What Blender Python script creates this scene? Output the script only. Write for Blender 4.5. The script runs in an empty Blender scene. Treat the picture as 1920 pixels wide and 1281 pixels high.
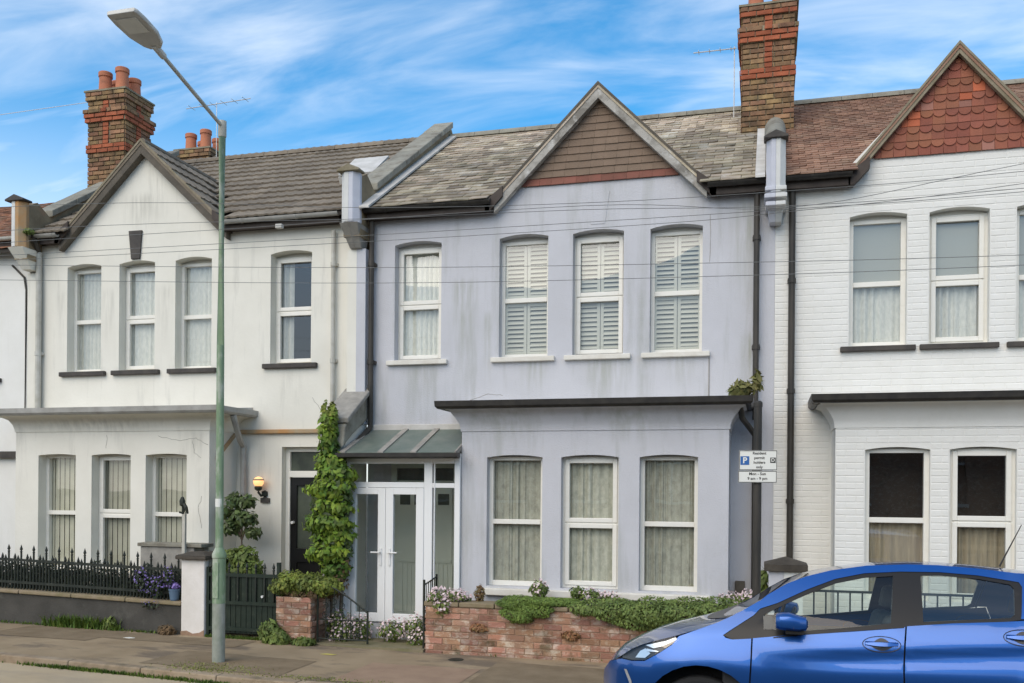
import bpy, bmesh, math, random
import numpy as np
from mathutils import Vector, Matrix
from mathutils.geometry import tessellate_polygon, delaunay_2d_cdt
random.seed(7); rng = np.random.default_rng(7)
R = math.radians
S = bpy.context.scene
C = S.collection

# ------------------------------------------------------------------ camera, sky, sun, exposure
cd = bpy.data.cameras.new('camera'); cam = bpy.data.objects.new('camera', cd); C.objects.link(cam)
cd.sensor_width = 36.0; cd.lens = 1750 / 1920 * 36.0
cd.shift_y = 280 / 1920; cd.clip_start = 0.05; cd.clip_end = 2000
cam.location = (0, -12, 2.0)
cam.rotation_euler = (Matrix.Rotation(R(15.2), 4, 'Z') @ Matrix.Rotation(R(90), 4, 'X') @ Matrix.Rotation(0.008, 4, 'Z')).to_euler()
S.camera = cam

SUN_DIR = Vector((-0.30, -0.95, 0.90)).normalized()       # towards the sun
w = bpy.data.worlds.new("World"); S.world = w; w.use_nodes = True
nt = w.node_tree; N = nt.nodes; L = nt.links
N.clear()
def nn(tree, t, **kw):
    n = tree.nodes.new(t)
    for k, v in kw.items():
        if k == 'inp':
            for i, val in v.items(): n.inputs[i].default_value = val
        else: setattr(n, k, v)
    return n
out = nn(nt, 'ShaderNodeOutputWorld'); bg = nn(nt, 'ShaderNodeBackground')
SKY_STRENGTH = 0.13
bg.inputs['Strength'].default_value = SKY_STRENGTH
sky = nn(nt, 'ShaderNodeTexSky', sky_type='NISHITA', sun_disc=False)
sky.sun_elevation = math.asin(SUN_DIR.z); sky.sun_rotation = math.atan2(SUN_DIR.x, SUN_DIR.y)
sky.air_density = 1.0; sky.dust_density = 0.6; sky.ozone_density = 3.0
tc = nn(nt, 'ShaderNodeTexCoord')
sep = nn(nt, 'ShaderNodeSeparateXYZ'); L.new(tc.outputs['Generated'], sep.inputs[0])
zadd = nn(nt, 'ShaderNodeMath', operation='MAXIMUM', inp={1: 0.0}); L.new(sep.outputs['Z'], zadd.inputs[0])
za = nn(nt, 'ShaderNodeMath', operation='ADD', inp={1: 0.25}); L.new(zadd.outputs[0], za.inputs[0])
dx = nn(nt, 'ShaderNodeMath', operation='DIVIDE'); L.new(sep.outputs['X'], dx.inputs[0]); L.new(za.outputs[0], dx.inputs[1])
dy = nn(nt, 'ShaderNodeMath', operation='DIVIDE'); L.new(sep.outputs['Y'], dy.inputs[0]); L.new(za.outputs[0], dy.inputs[1])
cmb = nn(nt, 'ShaderNodeCombineXYZ'); L.new(dx.outputs[0], cmb.inputs[0]); L.new(dy.outputs[0], cmb.inputs[1])
mp = nn(nt, 'ShaderNodeMapping'); mp.inputs['Rotation'].default_value = (0, 0, R(-75)); mp.inputs['Scale'].default_value = (0.75, 2.3, 1); mp.inputs['Location'].default_value = (0.0, 2.0, 0)
L.new(cmb.outputs[0], mp.inputs[0])
n1 = nn(nt, 'ShaderNodeTexNoise', inp={'Scale': 3.0, 'Detail': 8.0, 'Roughness': 0.54, 'Distortion': 0.5}); L.new(mp.outputs[0], n1.inputs['Vector'])
n2 = nn(nt, 'ShaderNodeTexNoise', inp={'Scale': 0.55, 'Detail': 3.0, 'Roughness': 0.5}); L.new(cmb.outputs[0], n2.inputs['Vector'])
ma = nn(nt, 'ShaderNodeMath', operation='MULTIPLY_ADD', inp={1: 0.7, 2: 0.0}); L.new(n2.outputs['Fac'], ma.inputs[0]); 
mb_ = nn(nt, 'ShaderNodeMath', operation='ADD'); L.new(n1.outputs['Fac'], mb_.inputs[0]); L.new(ma.outputs[0], mb_.inputs[1])
cr = nn(nt, 'ShaderNodeMapRange', inp={1: 0.66, 2: 1.20, 3: 0.0, 4: 0.64}); cr.interpolation_type = 'SMOOTHSTEP'; L.new(mb_.outputs[0], cr.inputs[0])
hz = nn(nt, 'ShaderNodeMapRange', inp={1: 0.12, 2: 0.40, 3: 0.75, 4: 0.0}); hz.interpolation_type = 'SMOOTHSTEP'; L.new(sep.outputs['Z'], hz.inputs[0])
cmx = nn(nt, 'ShaderNodeMath', operation='MAXIMUM'); L.new(cr.outputs[0], cmx.inputs[0]); L.new(hz.outputs[0], cmx.inputs[1])
hs = nn(nt, 'ShaderNodeHueSaturation', inp={'Hue': 0.489, 'Saturation': 1.38, 'Value': 0.98}); L.new(sky.outputs[0], hs.inputs['Color'])
mix = nn(nt, 'ShaderNodeMixRGB'); L.new(cmx.outputs[0], mix.inputs[0]); L.new(hs.outputs[0], mix.inputs[1]); mix.inputs[2].default_value = (5.0, 5.3, 5.7, 1)
L.new(mix.outputs[0], bg.inputs['Color']); L.new(bg.outputs[0], out.inputs['Surface'])

sl = bpy.data.lights.new('sun', 'SUN'); sl.energy = 1.35; sl.angle = R(60); sl.color = (1.0, 0.85, 0.64)
so = bpy.data.objects.new('sun', sl); C.objects.link(so)
so.rotation_euler = SUN_DIR.to_track_quat('Z', 'Y').to_euler(); so.location = (-8, -14, 20)
S.view_settings.view_transform = 'Standard'; S.view_settings.look = 'None'
S.view_settings.exposure = 0.82; S.view_settings.gamma = 1.0; S.view_settings.use_curve_mapping = False
S.cycles.max_bounces = 7; S.cycles.transparent_max_bounces = 16; S.cycles.caustics_reflective = False; S.cycles.caustics_refractive = False

# ------------------------------------------------------------------ helpers
W = {}
def tag(o, label=None, cat=None, group=None, kind=None):
    if label: o['label'] = label
    if cat: o['category'] = cat
    if group: o['group'] = group
    if kind: o['kind'] = kind
    return o
def thing(name, label, cat, loc, group=None):
    o = bpy.data.objects.new(name, None); C.objects.link(o); o.location = loc; o.empty_display_size = 0.2
    W[o.name] = Vector(loc); return tag(o, label, cat, group)

class MB:
    def __init__(s): s.v = []; s.f = []
    def add(s, vs, fs):
        b = len(s.v); s.v += [tuple(p) for p in vs]; s.f += [tuple(b + i for i in f) for f in fs]; return s
    def box(s, x0, x1, y0, y1, z0, z1):
        return s.add([(x0,y0,z0),(x1,y0,z0),(x1,y1,z0),(x0,y1,z0),(x0,y0,z1),(x1,y0,z1),(x1,y1,z1),(x0,y1,z1)],
              [(0,3,2,1),(4,5,6,7),(0,1,5,4),(1,2,6,5),(2,3,7,6),(3,0,4,7)])
    def quad(s, *p): return s.add(p, [tuple(range(len(p)))])
    def prism_xz(s, pts, y0, y1):
        n = len(pts); vs = [(x, y0, z) for x, z in pts] + [(x, y1, z) for x, z in pts]
        fs = [tuple(range(n)), tuple(range(2*n-1, n-1, -1))] + [(i, i+n, (i+1) % n + n, (i+1) % n) for i in range(n)]
        return s.add(vs, fs)
    def prism_yz(s, pts, x0, x1):
        n = len(pts); vs = [(x0, y, z) for y, z in pts] + [(x1, y, z) for y, z in pts]
        return s.add(vs, [tuple(range(n)), tuple(range(2*n-1, n-1, -1))] + [(i, i+n, (i+1) % n + n, (i+1) % n) for i in range(n)])
    def prism_xy(s, pts, z0, z1):
        n = len(pts); vs = [(x, y, z0) for x, y in pts] + [(x, y, z1) for x, y in pts]
        return s.add(vs, [tuple(range(n)), tuple(range(2*n-1, n-1, -1))] + [(i, (i+1) % n, (i+1) % n + n, i+n) for i in range(n)])
    def tube(s, pts, r, n=8, cap=True):
        pts = [Vector(p) for p in pts]; rs = r if isinstance(r, (list, tuple)) else [r]*len(pts)
        b = len(s.v)
        for i, p in enumerate(pts):
            t = (pts[min(i+1, len(pts)-1)] - pts[max(i-1, 0)]).normalized()
            a = t.cross(Vector((0,0,1)))
            if a.length < 1e-3: a = Vector((1,0,0))
            a.normalize(); c = t.cross(a)
            for k in range(n):
                q = p + (a*math.cos(2*math.pi*k/n) + c*math.sin(2*math.pi*k/n))*rs[i]; s.v.append(tuple(q))
        for i in range(len(pts)-1):
            for k in range(n):
                s.f.append((b+i*n+k, b+i*n+(k+1) % n, b+(i+1)*n+(k+1) % n, b+(i+1)*n+k))
        if cap:
            s.f.append(tuple(b+k for k in range(n-1, -1, -1))); s.f.append(tuple(b+(len(pts)-1)*n+k for k in range(n)))
        return s
    def lathe(s, c, prof, n=16, a0=0, a1=2*math.pi):
        b = len(s.v); full = abs(a1-a0-2*math.pi) < 1e-4; m = n if full else n+1
        for r, z in prof:
            for k in range(m):
                a = a0+(a1-a0)*k/n; s.v.append((c[0]+r*math.cos(a), c[1]+r*math.sin(a), c[2]+z))
        for i in range(len(prof)-1):
            for k in range(n):
                k2 = (k+1) % m
                s.f.append((b+i*m+k, b+i*m+k2, b+(i+1)*m+k2, b+(i+1)*m+k))
        return s
    def sweep(s, path, prof):      # path: (x,y) corners with outward offset given per profile point, profile: (out,z)
        b = len(s.v); m = len(prof)
        P = [Vector(p) for p in path]
        dirs = [(P[i+1]-P[i]).normalized() for i in range(len(P)-1)]
        nor = [Vector((d.y, -d.x)) for d in dirs]
        for i, p in enumerate(P):
            if i == 0: o = nor[0]
            elif i == len(P)-1: o = nor[-1]
            else: o = (nor[i-1]+nor[i]); o = o / (o.dot(nor[i]))
            for q, z in prof: s.v.append((p.x+o.x*q, p.y+o.y*q, z))
        for i in range(len(P)-1):
            for k in range(m-1): s.f.append((b+i*m+k, b+(i+1)*m+k, b+(i+1)*m+k+1, b+i*m+k+1))
        s.f.append(tuple(b+k for k in range(m))); s.f.append(tuple(b+(len(P)-1)*m+k for k in range(m-1, -1, -1)))
        return s
    def slab(s, outer, holes, y0, depth):   # vertical wall in the xz plane with openings; front face at y0
        polys = [outer]+holes
        flat = [p for q in polys for p in q]
        tri = tessellate_polygon([[Vector((x, z, 0)) for x, z in q] for q in polys])
        b = len(s.v); n = len(flat)
        s.v += [(x, y0, z) for x, z in flat] + [(x, y0+depth, z) for x, z in flat]
        for t in tri:
            a, c, d = [Vector((flat[i][0], flat[i][1])) for i in t]
            t = tuple(t)
            if (c-a).x*(d-a).y-(c-a).y*(d-a).x < 0: t = (t[0], t[2], t[1])
            s.f.append(tuple(b+i for i in t)); s.f.append(tuple(b+n+i for i in reversed(t)))
        o = 0
        for q in polys:
            for i in range(len(q)):
                i0, i1 = o+i, o+(i+1) % len(q); s.f.append((b+i0, b+i0+n, b+i1+n, b+i1))
            o += len(q)
        return s
    def mesh(s, name, origin=(0,0,0)):
        me = bpy.data.meshes.new(name); o = Vector(origin)
        me.from_pydata([tuple(Vector(v)-o) for v in s.v], [], s.f); me.update(); return me

def part(name, mb, m, parent=None, label=None, stuff=False, smooth=False, bevel=0, fixn=True, sharp=30):
    xs = np.array(mb.v); c = Vector(((xs.min(0)+xs.max(0))/2).tolist())
    me = mb.mesh(name, c); me.materials.append(m)
    if fixn:
        bm = bmesh.new(); bm.from_mesh(me); bmesh.ops.recalc_face_normals(bm, faces=bm.faces); bm.to_mesh(me); bm.free()
    if smooth:
        me.polygons.foreach_set('use_smooth', [True]*len(me.polygons))
        me.set_sharp_from_angle(angle=R(sharp))
    o = bpy.data.objects.new(name, me); C.objects.link(o)
    if parent is not None:
        o.parent = parent; o.location = c - W[parent.name]
    else: o.location = c
    W[o.name] = c
    if label: o['label'] = label
    if stuff: o['kind'] = 'stuff'
    if bevel:
        bv = o.modifiers.new('bevel', 'BEVEL'); bv.width = bevel; bv.segments = 2; bv.limit_method = 'ANGLE'; bv.angle_limit = R(40)
    return o
def structure(name, mb, m, **kw):
    o = part(name, mb, m, **kw); o['kind'] = 'structure'; return o
def inst(name, me, parent, M):
    o = bpy.data.objects.new(name, me); C.objects.link(o); o.parent = parent
    o.matrix_basis = Matrix.Translation(-W[parent.name]) @ M
    W[o.name] = M.to_translation(); return o
def basis(o, u, v, n):
    M = Matrix.Identity(4)
    for i in range(3): M[i][0] = u[i]; M[i][1] = v[i]; M[i][2] = n[i]; M[i][3] = o[i]
    return M

# ------------------------------------------------------------------ materials
MATS = {}
def mat(name, c1, c2=None, scale=4.0, rough=0.8, bump=0.0, bscale=30.0, stretch=(1,1,1), detail=6, spec=0.3,
        isl=0.0, rnd=0.0, dirt=None, dirt2=None, metal=0.0, coat=0.0, obj=False, lo=0.35, hi=0.65, hue=0.0, bdist=0.01, emit=None, trans=0.0):
    m = bpy.data.materials.new(name); m.use_nodes = True; t = m.node_tree; b = t.nodes['Principled BSDF']; l = t.links
    b.inputs['Roughness'].default_value = rough; b.inputs['Metallic'].default_value = metal
    b.inputs['Specular IOR Level'].default_value = spec; b.inputs['Coat Weight'].default_value = coat
    b.inputs['Coat Roughness'].default_value = 0.03
    if obj: co = nn(t, 'ShaderNodeTexCoord').outputs['Object']
    else: co = nn(t, 'ShaderNodeNewGeometry').outputs['Position']
    def noise(sc, st, det=detail, rg=0.6):
        mpn = nn(t, 'ShaderNodeMapping'); mpn.inputs['Scale'].default_value = st; l.new(co, mpn.inputs[0])
        n = nn(t, 'ShaderNodeTexNoise', inp={'Scale': sc, 'Detail': det, 'Roughness': rg}); l.new(mpn.outputs[0], n.inputs['Vector']); return n.outputs['Fac']
    def rng_(s, a, c, o0=0.0, o1=1.0):
        r = nn(t, 'ShaderNodeMapRange', inp={1: a, 2: c, 3: o0, 4: o1}); l.new(s, r.inputs[0]); return r.outputs[0]
    rgb = nn(t, 'ShaderNodeMixRGB'); rgb.inputs[1].default_value = (*c1, 1); rgb.inputs[2].default_value = (*(c2 or c1), 1)
    if c2: l.new(rng_(noise(scale, stretch), lo, hi), rgb.inputs[0])
    else: rgb.inputs[0].default_value = 0
    col = rgb.outputs[0]
    for d in (dirt, dirt2):
        if d:
            dc, amt, sc, st, a, c = d
            x = nn(t, 'ShaderNodeMixRGB'); x.inputs[2].default_value = (*dc, 1); l.new(rng_(noise(sc, st, 8, 0.65), a, c, 0, amt), x.inputs[0]); l.new(col, x.inputs[1]); col = x.outputs[0]
    for amt, src in ((isl, 'g'), (rnd, 'o')):
        if amt:
            rv = (nn(t, 'ShaderNodeNewGeometry').outputs['Random Per Island'] if src == 'g' else nn(t, 'ShaderNodeObjectInfo').outputs['Random'])
            h = nn(t, 'ShaderNodeHueSaturation'); l.new(col, h.inputs['Color']); l.new(rng_(rv, 0, 1, 1-amt, 1+amt), h.inputs['Value'])
            if hue:
                fr = nn(t, 'ShaderNodeMath', operation='MULTIPLY', inp={1: 7.31}); l.new(rv, fr.inputs[0])
                f2 = nn(t, 'ShaderNodeMath', operation='FRACT'); l.new(fr.outputs[0], f2.inputs[0]); l.new(rng_(f2.outputs[0], 0, 1, 0.5-hue, 0.5+hue), h.inputs['Hue'])
            col = h.outputs[0]
    l.new(col, b.inputs['Base Color'])
    if bump:
        bp = nn(t, 'ShaderNodeBump', inp={'Strength': bump, 'Distance': bdist}); l.new(noise(bscale, (1,1,1), 5), bp.inputs['Height']); l.new(bp.outputs[0], b.inputs['Normal'])
    if emit:
        b.inputs['Emission Color'].default_value = (*emit[0], 1); b.inputs['Emission Strength'].default_value = emit[1]
    if trans:
        tb = nn(t, 'ShaderNodeBsdfTranslucent'); l.new(col, tb.inputs['Color']); mx = nn(t, 'ShaderNodeMixShader', inp={0: trans})
        l.new(b.outputs[0], mx.inputs[1]); l.new(tb.outputs[0], mx.inputs[2]); l.new(mx.outputs[0], t.nodes['Material Output'].inputs['Surface'])
    MATS[name] = m; return m
def glass(name, tint, base, k, rough=0.0):
    m = bpy.data.materials.new(name); m.use_nodes = True; t = m.node_tree; t.nodes.remove(t.nodes['Principled BSDF']); l = t.links
    tr = nn(t, 'ShaderNodeBsdfTransparent'); tr.inputs[0].default_value = (*tint, 1)
    gl = nn(t, 'ShaderNodeBsdfGlossy'); gl.inputs['Roughness'].default_value = rough; gl.inputs['Color'].default_value = (1, 1, 1, 1)
    fr = nn(t, 'ShaderNodeLayerWeight', inp={0: 0.5}); pw = nn(t, 'ShaderNodeMath', operation='POWER', inp={1: 5.0}); l.new(fr.outputs['Facing'], pw.inputs[0])
    ma_ = nn(t, 'ShaderNodeMath', operation='MULTIPLY_ADD', inp={1: .9, 2: base}); ma_.use_clamp = True
    l.new(pw.outputs[0], ma_.inputs[0]); mx = nn(t, 'ShaderNodeMixShader'); l.new(ma_.outputs[0], mx.inputs[0]); l.new(tr.outputs[0], mx.inputs[1]); l.new(gl.outputs[0], mx.inputs[2])
    l.new(mx.outputs[0], t.nodes['Material Output'].inputs['Surface'])
    # faint waviness so that reflections do not read as a perfect mirror
    bp = nn(t, 'ShaderNodeBump', inp={'Strength': 0.04, 'Distance': 0.02}); no = nn(t, 'ShaderNodeTexNoise', inp={'Scale': 2.2, 'Detail': 1.0})
    l.new(nn(t, 'ShaderNodeNewGeometry').outputs['Position'], no.inputs['Vector']); l.new(no.outputs['Fac'], bp.inputs['Height']); l.new(bp.outputs[0], gl.inputs['Normal'])
    MATS[name] = m; return m

STREAK = (5.0, 5.0, 0.55)
white_render = mat('white_render', (.755,.73,.645), (.70,.675,.59), 1.6, .85, .25, 26, dirt=((.42,.41,.36), .5, 1.3, STREAK, .56, .78), dirt2=((.40,.38,.33), .45, 3.0, (1,1,1), .66, .80))
lav_render = mat('lavender_render', (.555,.555,.58), (.51,.51,.53), 1.4, .85, .7, 60, dirt=((.30,.31,.27), .62, 0.9, (4,4,.45), .50, .74), dirt2=((.52,.52,.55), .5, 5.0, (1,1,1), .55, .75), bdist=.008)
white_brick = mat('white_painted_brick', (.755,.745,.70), (.715,.705,.655), 3.0, .75, .35, 45, dirt=((.58,.57,.51), .35, 1.0, STREAK, .58, .8), bdist=.006)
cream_upvc = mat('white_window_frame', (.78,.76,.69), rough=.35, dirt=((.6,.57,.48), .35, 6, (1,1,3), .5, .8))
white_upvc = mat('white_door_frame', (.80,.80,.78), rough=.3)
dark_sill = mat('dark_painted_sill', (.045,.04,.036), (.075,.065,.055), 8, .6, .2, 40)
white_sill = mat('cream_sill', (.72,.69,.62), (.62,.58,.5), 5, .7, .2, 40)
brown_board = mat('dark_brown_board', (.045,.033,.027), (.07,.055,.045), 6, .65, .2, 30)
lbrown_board = mat('weathered_brown_board', (.085,.075,.06), (.13,.11,.085), 5, .8, .3, 30)
grey_board = mat('peeling_grey_board', (.40,.38,.34), (.20,.185,.16), 4, .85, .4, 30, lo=.42, hi=.6, dirt=((.6,.59,.56), .8, 6, (1,1,1), .55, .7))
timber_verge = mat('green_brown_verge', (.20,.17,.11), (.28,.24,.17), 7, .85, .3, 40)
black_gutter = mat('black_plastic_gutter', (.022,.020,.018), (.04,.036,.03), 9, .4)
dk_pipe = mat('dark_pipe', (.03,.028,.024), (.06,.052,.042), 5, .5, stretch=(1,1,.3))
grey_gutter = mat('grey_gutter', (.40,.39,.36), (.28,.27,.24), 4, .5, stretch=(1,1,1))
white_pipe = mat('off_white_pipe', (.52,.51,.46), (.40,.38,.32), 5, .5)
slate = mat('lichened_slate', (.265,.22,.16), (.38,.325,.24), 3.5, .85, .6, 50, isl=.38, rnd=.38, hue=.012, dirt=((.50,.47,.41), .75, 3.2, (1,1,1), .55, .68), dirt2=((.07,.055,.04), .75, 5.5, (1,1,1), .60, .70))
conc_tile = mat('brown_concrete_tile', (.19,.155,.115), (.245,.205,.155), 6, .9, .6, 60, rnd=.18, dirt=((.45,.42,.36), .8, 12, (1,1,1), .66, .74))
red_tile = mat('red_brown_tile', (.30,.165,.11), (.36,.225,.155), 3, .85, .5, 60, isl=.25, rnd=.25, dirt=((.30,.25,.18), .5, 3, (1,1,1), .55, .75))
far_tile = mat('orange_clay_tile', (.34,.16,.09), (.22,.13,.09), 5, .85, .5, 60, isl=.3, dirt=((.16,.14,.09), .7, 3, (1,1,1), .5, .7))
hung_tile = mat('red_hung_tile', (.30,.105,.062), (.24,.092,.058), 4, .8, .4, 60, rnd=.16, hue=.008)
hung_red = mat('bright_red_tile', (.42,.115,.055), rough=.8, rnd=.15)
hung_pale = mat('pale_pink_tile', (.30,.14,.105), rough=.85, rnd=.2)
brown_hung = mat('brown_hung_tile', (.225,.16,.115), (.195,.14,.10), 6, .85, .4, 60, rnd=.05)
dull_red = mat('dull_red_tile', (.24,.095,.07), (.19,.085,.06), 6, .85, .3, 60, rnd=.12)
stock_brick = mat('yellow_stock_brick', (.31,.185,.095), (.19,.115,.065), 7, .9, .6, 60, rnd=.33, hue=.018, dirt=((.05,.042,.03), .7, 4, (1,1,1), .5, .7))
red_brick = mat('red_rubbed_brick', (.38,.115,.055), (.28,.085,.045), 5, .9, .4, 60, rnd=.2, dirt=((.12,.08,.05), .6, 4, (1,1,1), .55, .72))
mortar = mat('mortar', (.40,.345,.24), (.26,.22,.15), 6, .95, .5, 60)
clay_pot = mat('terracotta_pot', (.50,.19,.10), (.42,.155,.09), 6, .8, .2, 40, dirt=((.16,.08,.05), .6, 4, (1,1,2), .55, .75))
flaunch = mat('cement_flaunching', (.30,.27,.2), (.2,.17,.11), 6, .95, .6, 40)
coping = mat('weathered_coping', (.30,.285,.23), (.22,.20,.16), 5, .9, .5, 40, rnd=.12, dirt=((.13,.11,.075), .7, 5, (1,1,1), .55, .72))
para_render = mat('yellowed_parapet_render', (.30,.24,.15), (.22,.17,.105), 5, .9, .4, 40, dirt=((.33,.15,.08), .5, 3, (1,1,1), .58, .75), dirt2=((.14,.115,.07), .7, 4, (1,1,2), .55, .75))
lead = mat('pale_flashing', (.60,.58,.54), (.48,.46,.42), 5, .7, .2, 30)
pilaster_w = mat('white_pilaster_paint', (.66,.66,.63), (.58,.58,.55), 5, .8, .2, 40)
pilaster_l = mat('lavender_pilaster_paint', (.56,.57,.62), (.50,.51,.56), 5, .8, .2, 40)
stone_grey = mat('bare_grey_corbel', (.34,.32,.28), (.24,.225,.2), 6, .9, .5, 40)
rust = mat('rust_stained_render', (.44,.24,.10), (.36,.30,.2), 4, .9, .3, 40)
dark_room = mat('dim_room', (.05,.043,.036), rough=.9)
net = mat('net_curtain', (.62,.62,.56), (.50,.51,.46), 30, .9, stretch=(1,1,.4), rnd=.16)
drape = mat('sage_lace_curtain', (.50,.505,.42), (.35,.355,.29), 16, .9, stretch=(1,1,.5), dirt=((.55,.54,.45), .5, 22, (1,1,1), .52, .62), rnd=.16)
vblind = mat('cream_vertical_blind', (.52,.51,.41), (.44,.435,.34), 6, .85, rnd=.16)
beige_curtain = mat('beige_curtain', (.40,.345,.24), (.31,.265,.185), 9, .9, stretch=(3,3,.3), rnd=.16)
roller = mat('grey_roller_blind', (.33,.34,.30), rough=.8)
shut = mat('white_shutter_paint', (.47,.47,.40), rough=.5)
pane_g = glass('window_glass', (.985,.99,.975), .09, 1.4)
porch_g = glass('porch_glass', (.90,.92,.90), .06, 1.0)
roof_g = mat('frosted_green_roof_glass', (.23,.29,.25), (.32,.36,.31), 3, .25, spec=.5, trans=.45)
lav_in = lav_render
black_door = mat('black_door_paint', (.012,.012,.012), rough=.3)
door_glass = mat('dark_door_glass', (.05,.06,.05), (.09,.105,.08), 3, .15, spec=.6)
pale_door = mat('pale_sage_door_paint', (.60,.63,.54), rough=.5)
chrome = mat('pale_metal_handle', (.72,.72,.70), rough=.35)
asphalt_p = mat('pavement_asphalt', (.285,.215,.135), (.365,.28,.18), 1.6, .95, .9, 160, spec=.08, dirt=((.17,.135,.10), .85, .8, (1,2.2,1), .50, .60), dirt2=((.40,.33,.27), .55, 60, (1,1,1), .60, .72), bdist=.006)
asphalt_r = mat('road_surface', (.42,.33,.215), (.48,.385,.255), 1.3, .95, .8, 140, spec=.08, dirt=((.29,.25,.2), .5, 1.0, (.5,2,1), .5, .7), dirt2=((.55,.50,.42), .5, 70, (1,1,1), .62, .72), bdist=.005)
kerbm = mat('kerb_stone', (.27,.20,.13), (.36,.28,.19), 5, .9, .6, 60, rnd=.14, dirt=((.10,.09,.05), .6, 4, (1,1,1), .54, .7))
soil = mat('garden_soil', (.055,.045,.032), (.09,.075,.05), 9, .95, .8, 40)
path_m = mat('mossy_concrete_path', (.24,.20,.13), (.18,.165,.085), 4, .95, .6, 60)
plinth_m = mat('dark_rendered_plinth', (.055,.052,.045), (.08,.075,.065), 3, .9, .6, 50, dirt=((.16,.155,.13), .5, 4, (1,1,1), .58, .75))
iron = mat('black_green_iron', (.014,.019,.014), (.03,.034,.026), 12, .55, dirt=((.11,.12,.09), .6, 14, (1,1,1), .62, .72))
green_gate = mat('dark_green_gate_paint', (.011,.021,.014), (.022,.032,.021), 10, .5, dirt=((.10,.11,.08), .6, 12, (1,1,1), .62, .74))
pillar_w = mat('flaking_white_pillar', (.74,.70,.65), (.66,.62,.56), 4, .85, .3, 40, dirt=((.40,.28,.22), .7, 8, (1,1,1), .65, .72))
cap_dark = mat('dark_pillar_cap', (.05,.042,.033), (.085,.072,.056), 6, .8, .4, 40)
gw_brick = mat('weathered_red_brick', (.38,.195,.12), (.32,.19,.135), 2.2, .9, .9, 60, rnd=.3, hue=.014, dirt=((.52,.42,.33), .9, 7, (1,1,1.6), .50, .62), dirt2=((.10,.085,.045), .8, 4, (1,1,1), .56, .68))
gw_mortar = mat('old_lime_mortar', (.36,.24,.165), (.28,.18,.12), 6, .95, .6, 60, dirt=((.14,.13,.07), .5, 3, (1,1,1), .5, .7))
wall_cap = mat('mossy_wall_coping', (.27,.21,.14), (.20,.165,.09), 6, .9, .5, 50)
lamp_green = mat('flaking_green_paint', (.175,.255,.145), (.235,.32,.20), 7, .5, .2, 40, stretch=(1,1,.4), dirt=((.42,.45,.36), .85, 6, (1,1,.3), .50, .60), dirt2=((.21,.16,.09), .5, 5, (1,1,.3), .62, .72))
lamp_base = mat('bare_galvanised_base', (.25,.27,.22), (.34,.35,.30), 7, .6, .2, 40, dirt=((.13,.19,.11), .6, 5, (1,1,.4), .52, .68))
galv = mat('galvanised_arm', (.52,.50,.43), (.42,.40,.34), 8, .55)
lantern_grey = mat('lantern_grey_metal', (.66,.64,.58), (.56,.54,.49), 6, .5)
lens_m = mat('lantern_lens', (.80,.78,.70), (.72,.70,.62), 6, .25)
sign_w = mat('sign_white', (.76,.75,.68), rough=.45)
sign_k = mat('sign_black', (.02,.02,.018), rough=.5)
sign_b = mat('sign_blue', (.035,.13,.36), rough=.45)
wire_m = mat('cable_black', (.17,.17,.16), rough=.6)
wire_w = mat('cable_pale', (.62,.64,.66), rough=.5)
alu = mat('aerial_aluminium', (.62,.61,.58), rough=.45, metal=.3)
globe = mat('lit_lamp_globe', (.8,.55,.3), rough=.3, emit=((1,.45,.16), .75))
bark = mat('brown_stem', (.10,.075,.05), (.15,.115,.08), 20, .9, .5, 60)
ivy_m = mat('ivy_leaf', (.21,.30,.035), (.06,.115,.02), 3.2, .55, isl=.42, hue=.02, trans=.25, lo=.4, hi=.6)
hedge_m = mat('privet_leaf', (.24,.28,.045), (.12,.15,.035), 4, .6, isl=.4, hue=.02, trans=.25)
tree_m = mat('glossy_bay_leaf', (.05,.085,.025), (.12,.15,.055), 6, .4, isl=.45, hue=.015, trans=.15)
bush_m = mat('light_green_leaf', (.17,.22,.05), (.10,.14,.035), 5, .55, isl=.4, hue=.015, trans=.25)
moss_m = mat('bright_heath_leaf', (.19,.27,.055), (.12,.18,.04), 5, .7, isl=.35, hue=.01, trans=.2)
shrub_m = mat('mid_green_shrub_leaf', (.18,.24,.06), (.115,.165,.045), 4, .6, isl=.4, hue=.012, trans=.2)
darkhedge_m = mat('dark_hedge_leaf', (.018,.028,.012), (.028,.04,.018), 4, .6, isl=.4)
grass_m = mat('grass_blade', (.13,.19,.03), (.07,.125,.022), 5, .6, isl=.4, hue=.015, trans=.25)
pink_fl = mat('pale_pink_petal', (.84,.70,.69), (.74,.56,.57), 20, .7, isl=.25, trans=.2)
purple_fl = mat('lilac_petal', (.30,.22,.52), (.22,.16,.42), 20, .7, isl=.25, trans=.2)
blue_pot = mat('blue_glazed_pot', (.11,.17,.25), rough=.3)
sapling_m = mat('olive_weed_leaf', (.14,.155,.045), (.20,.17,.06), 5, .6, isl=.4, trans=.2)

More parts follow.
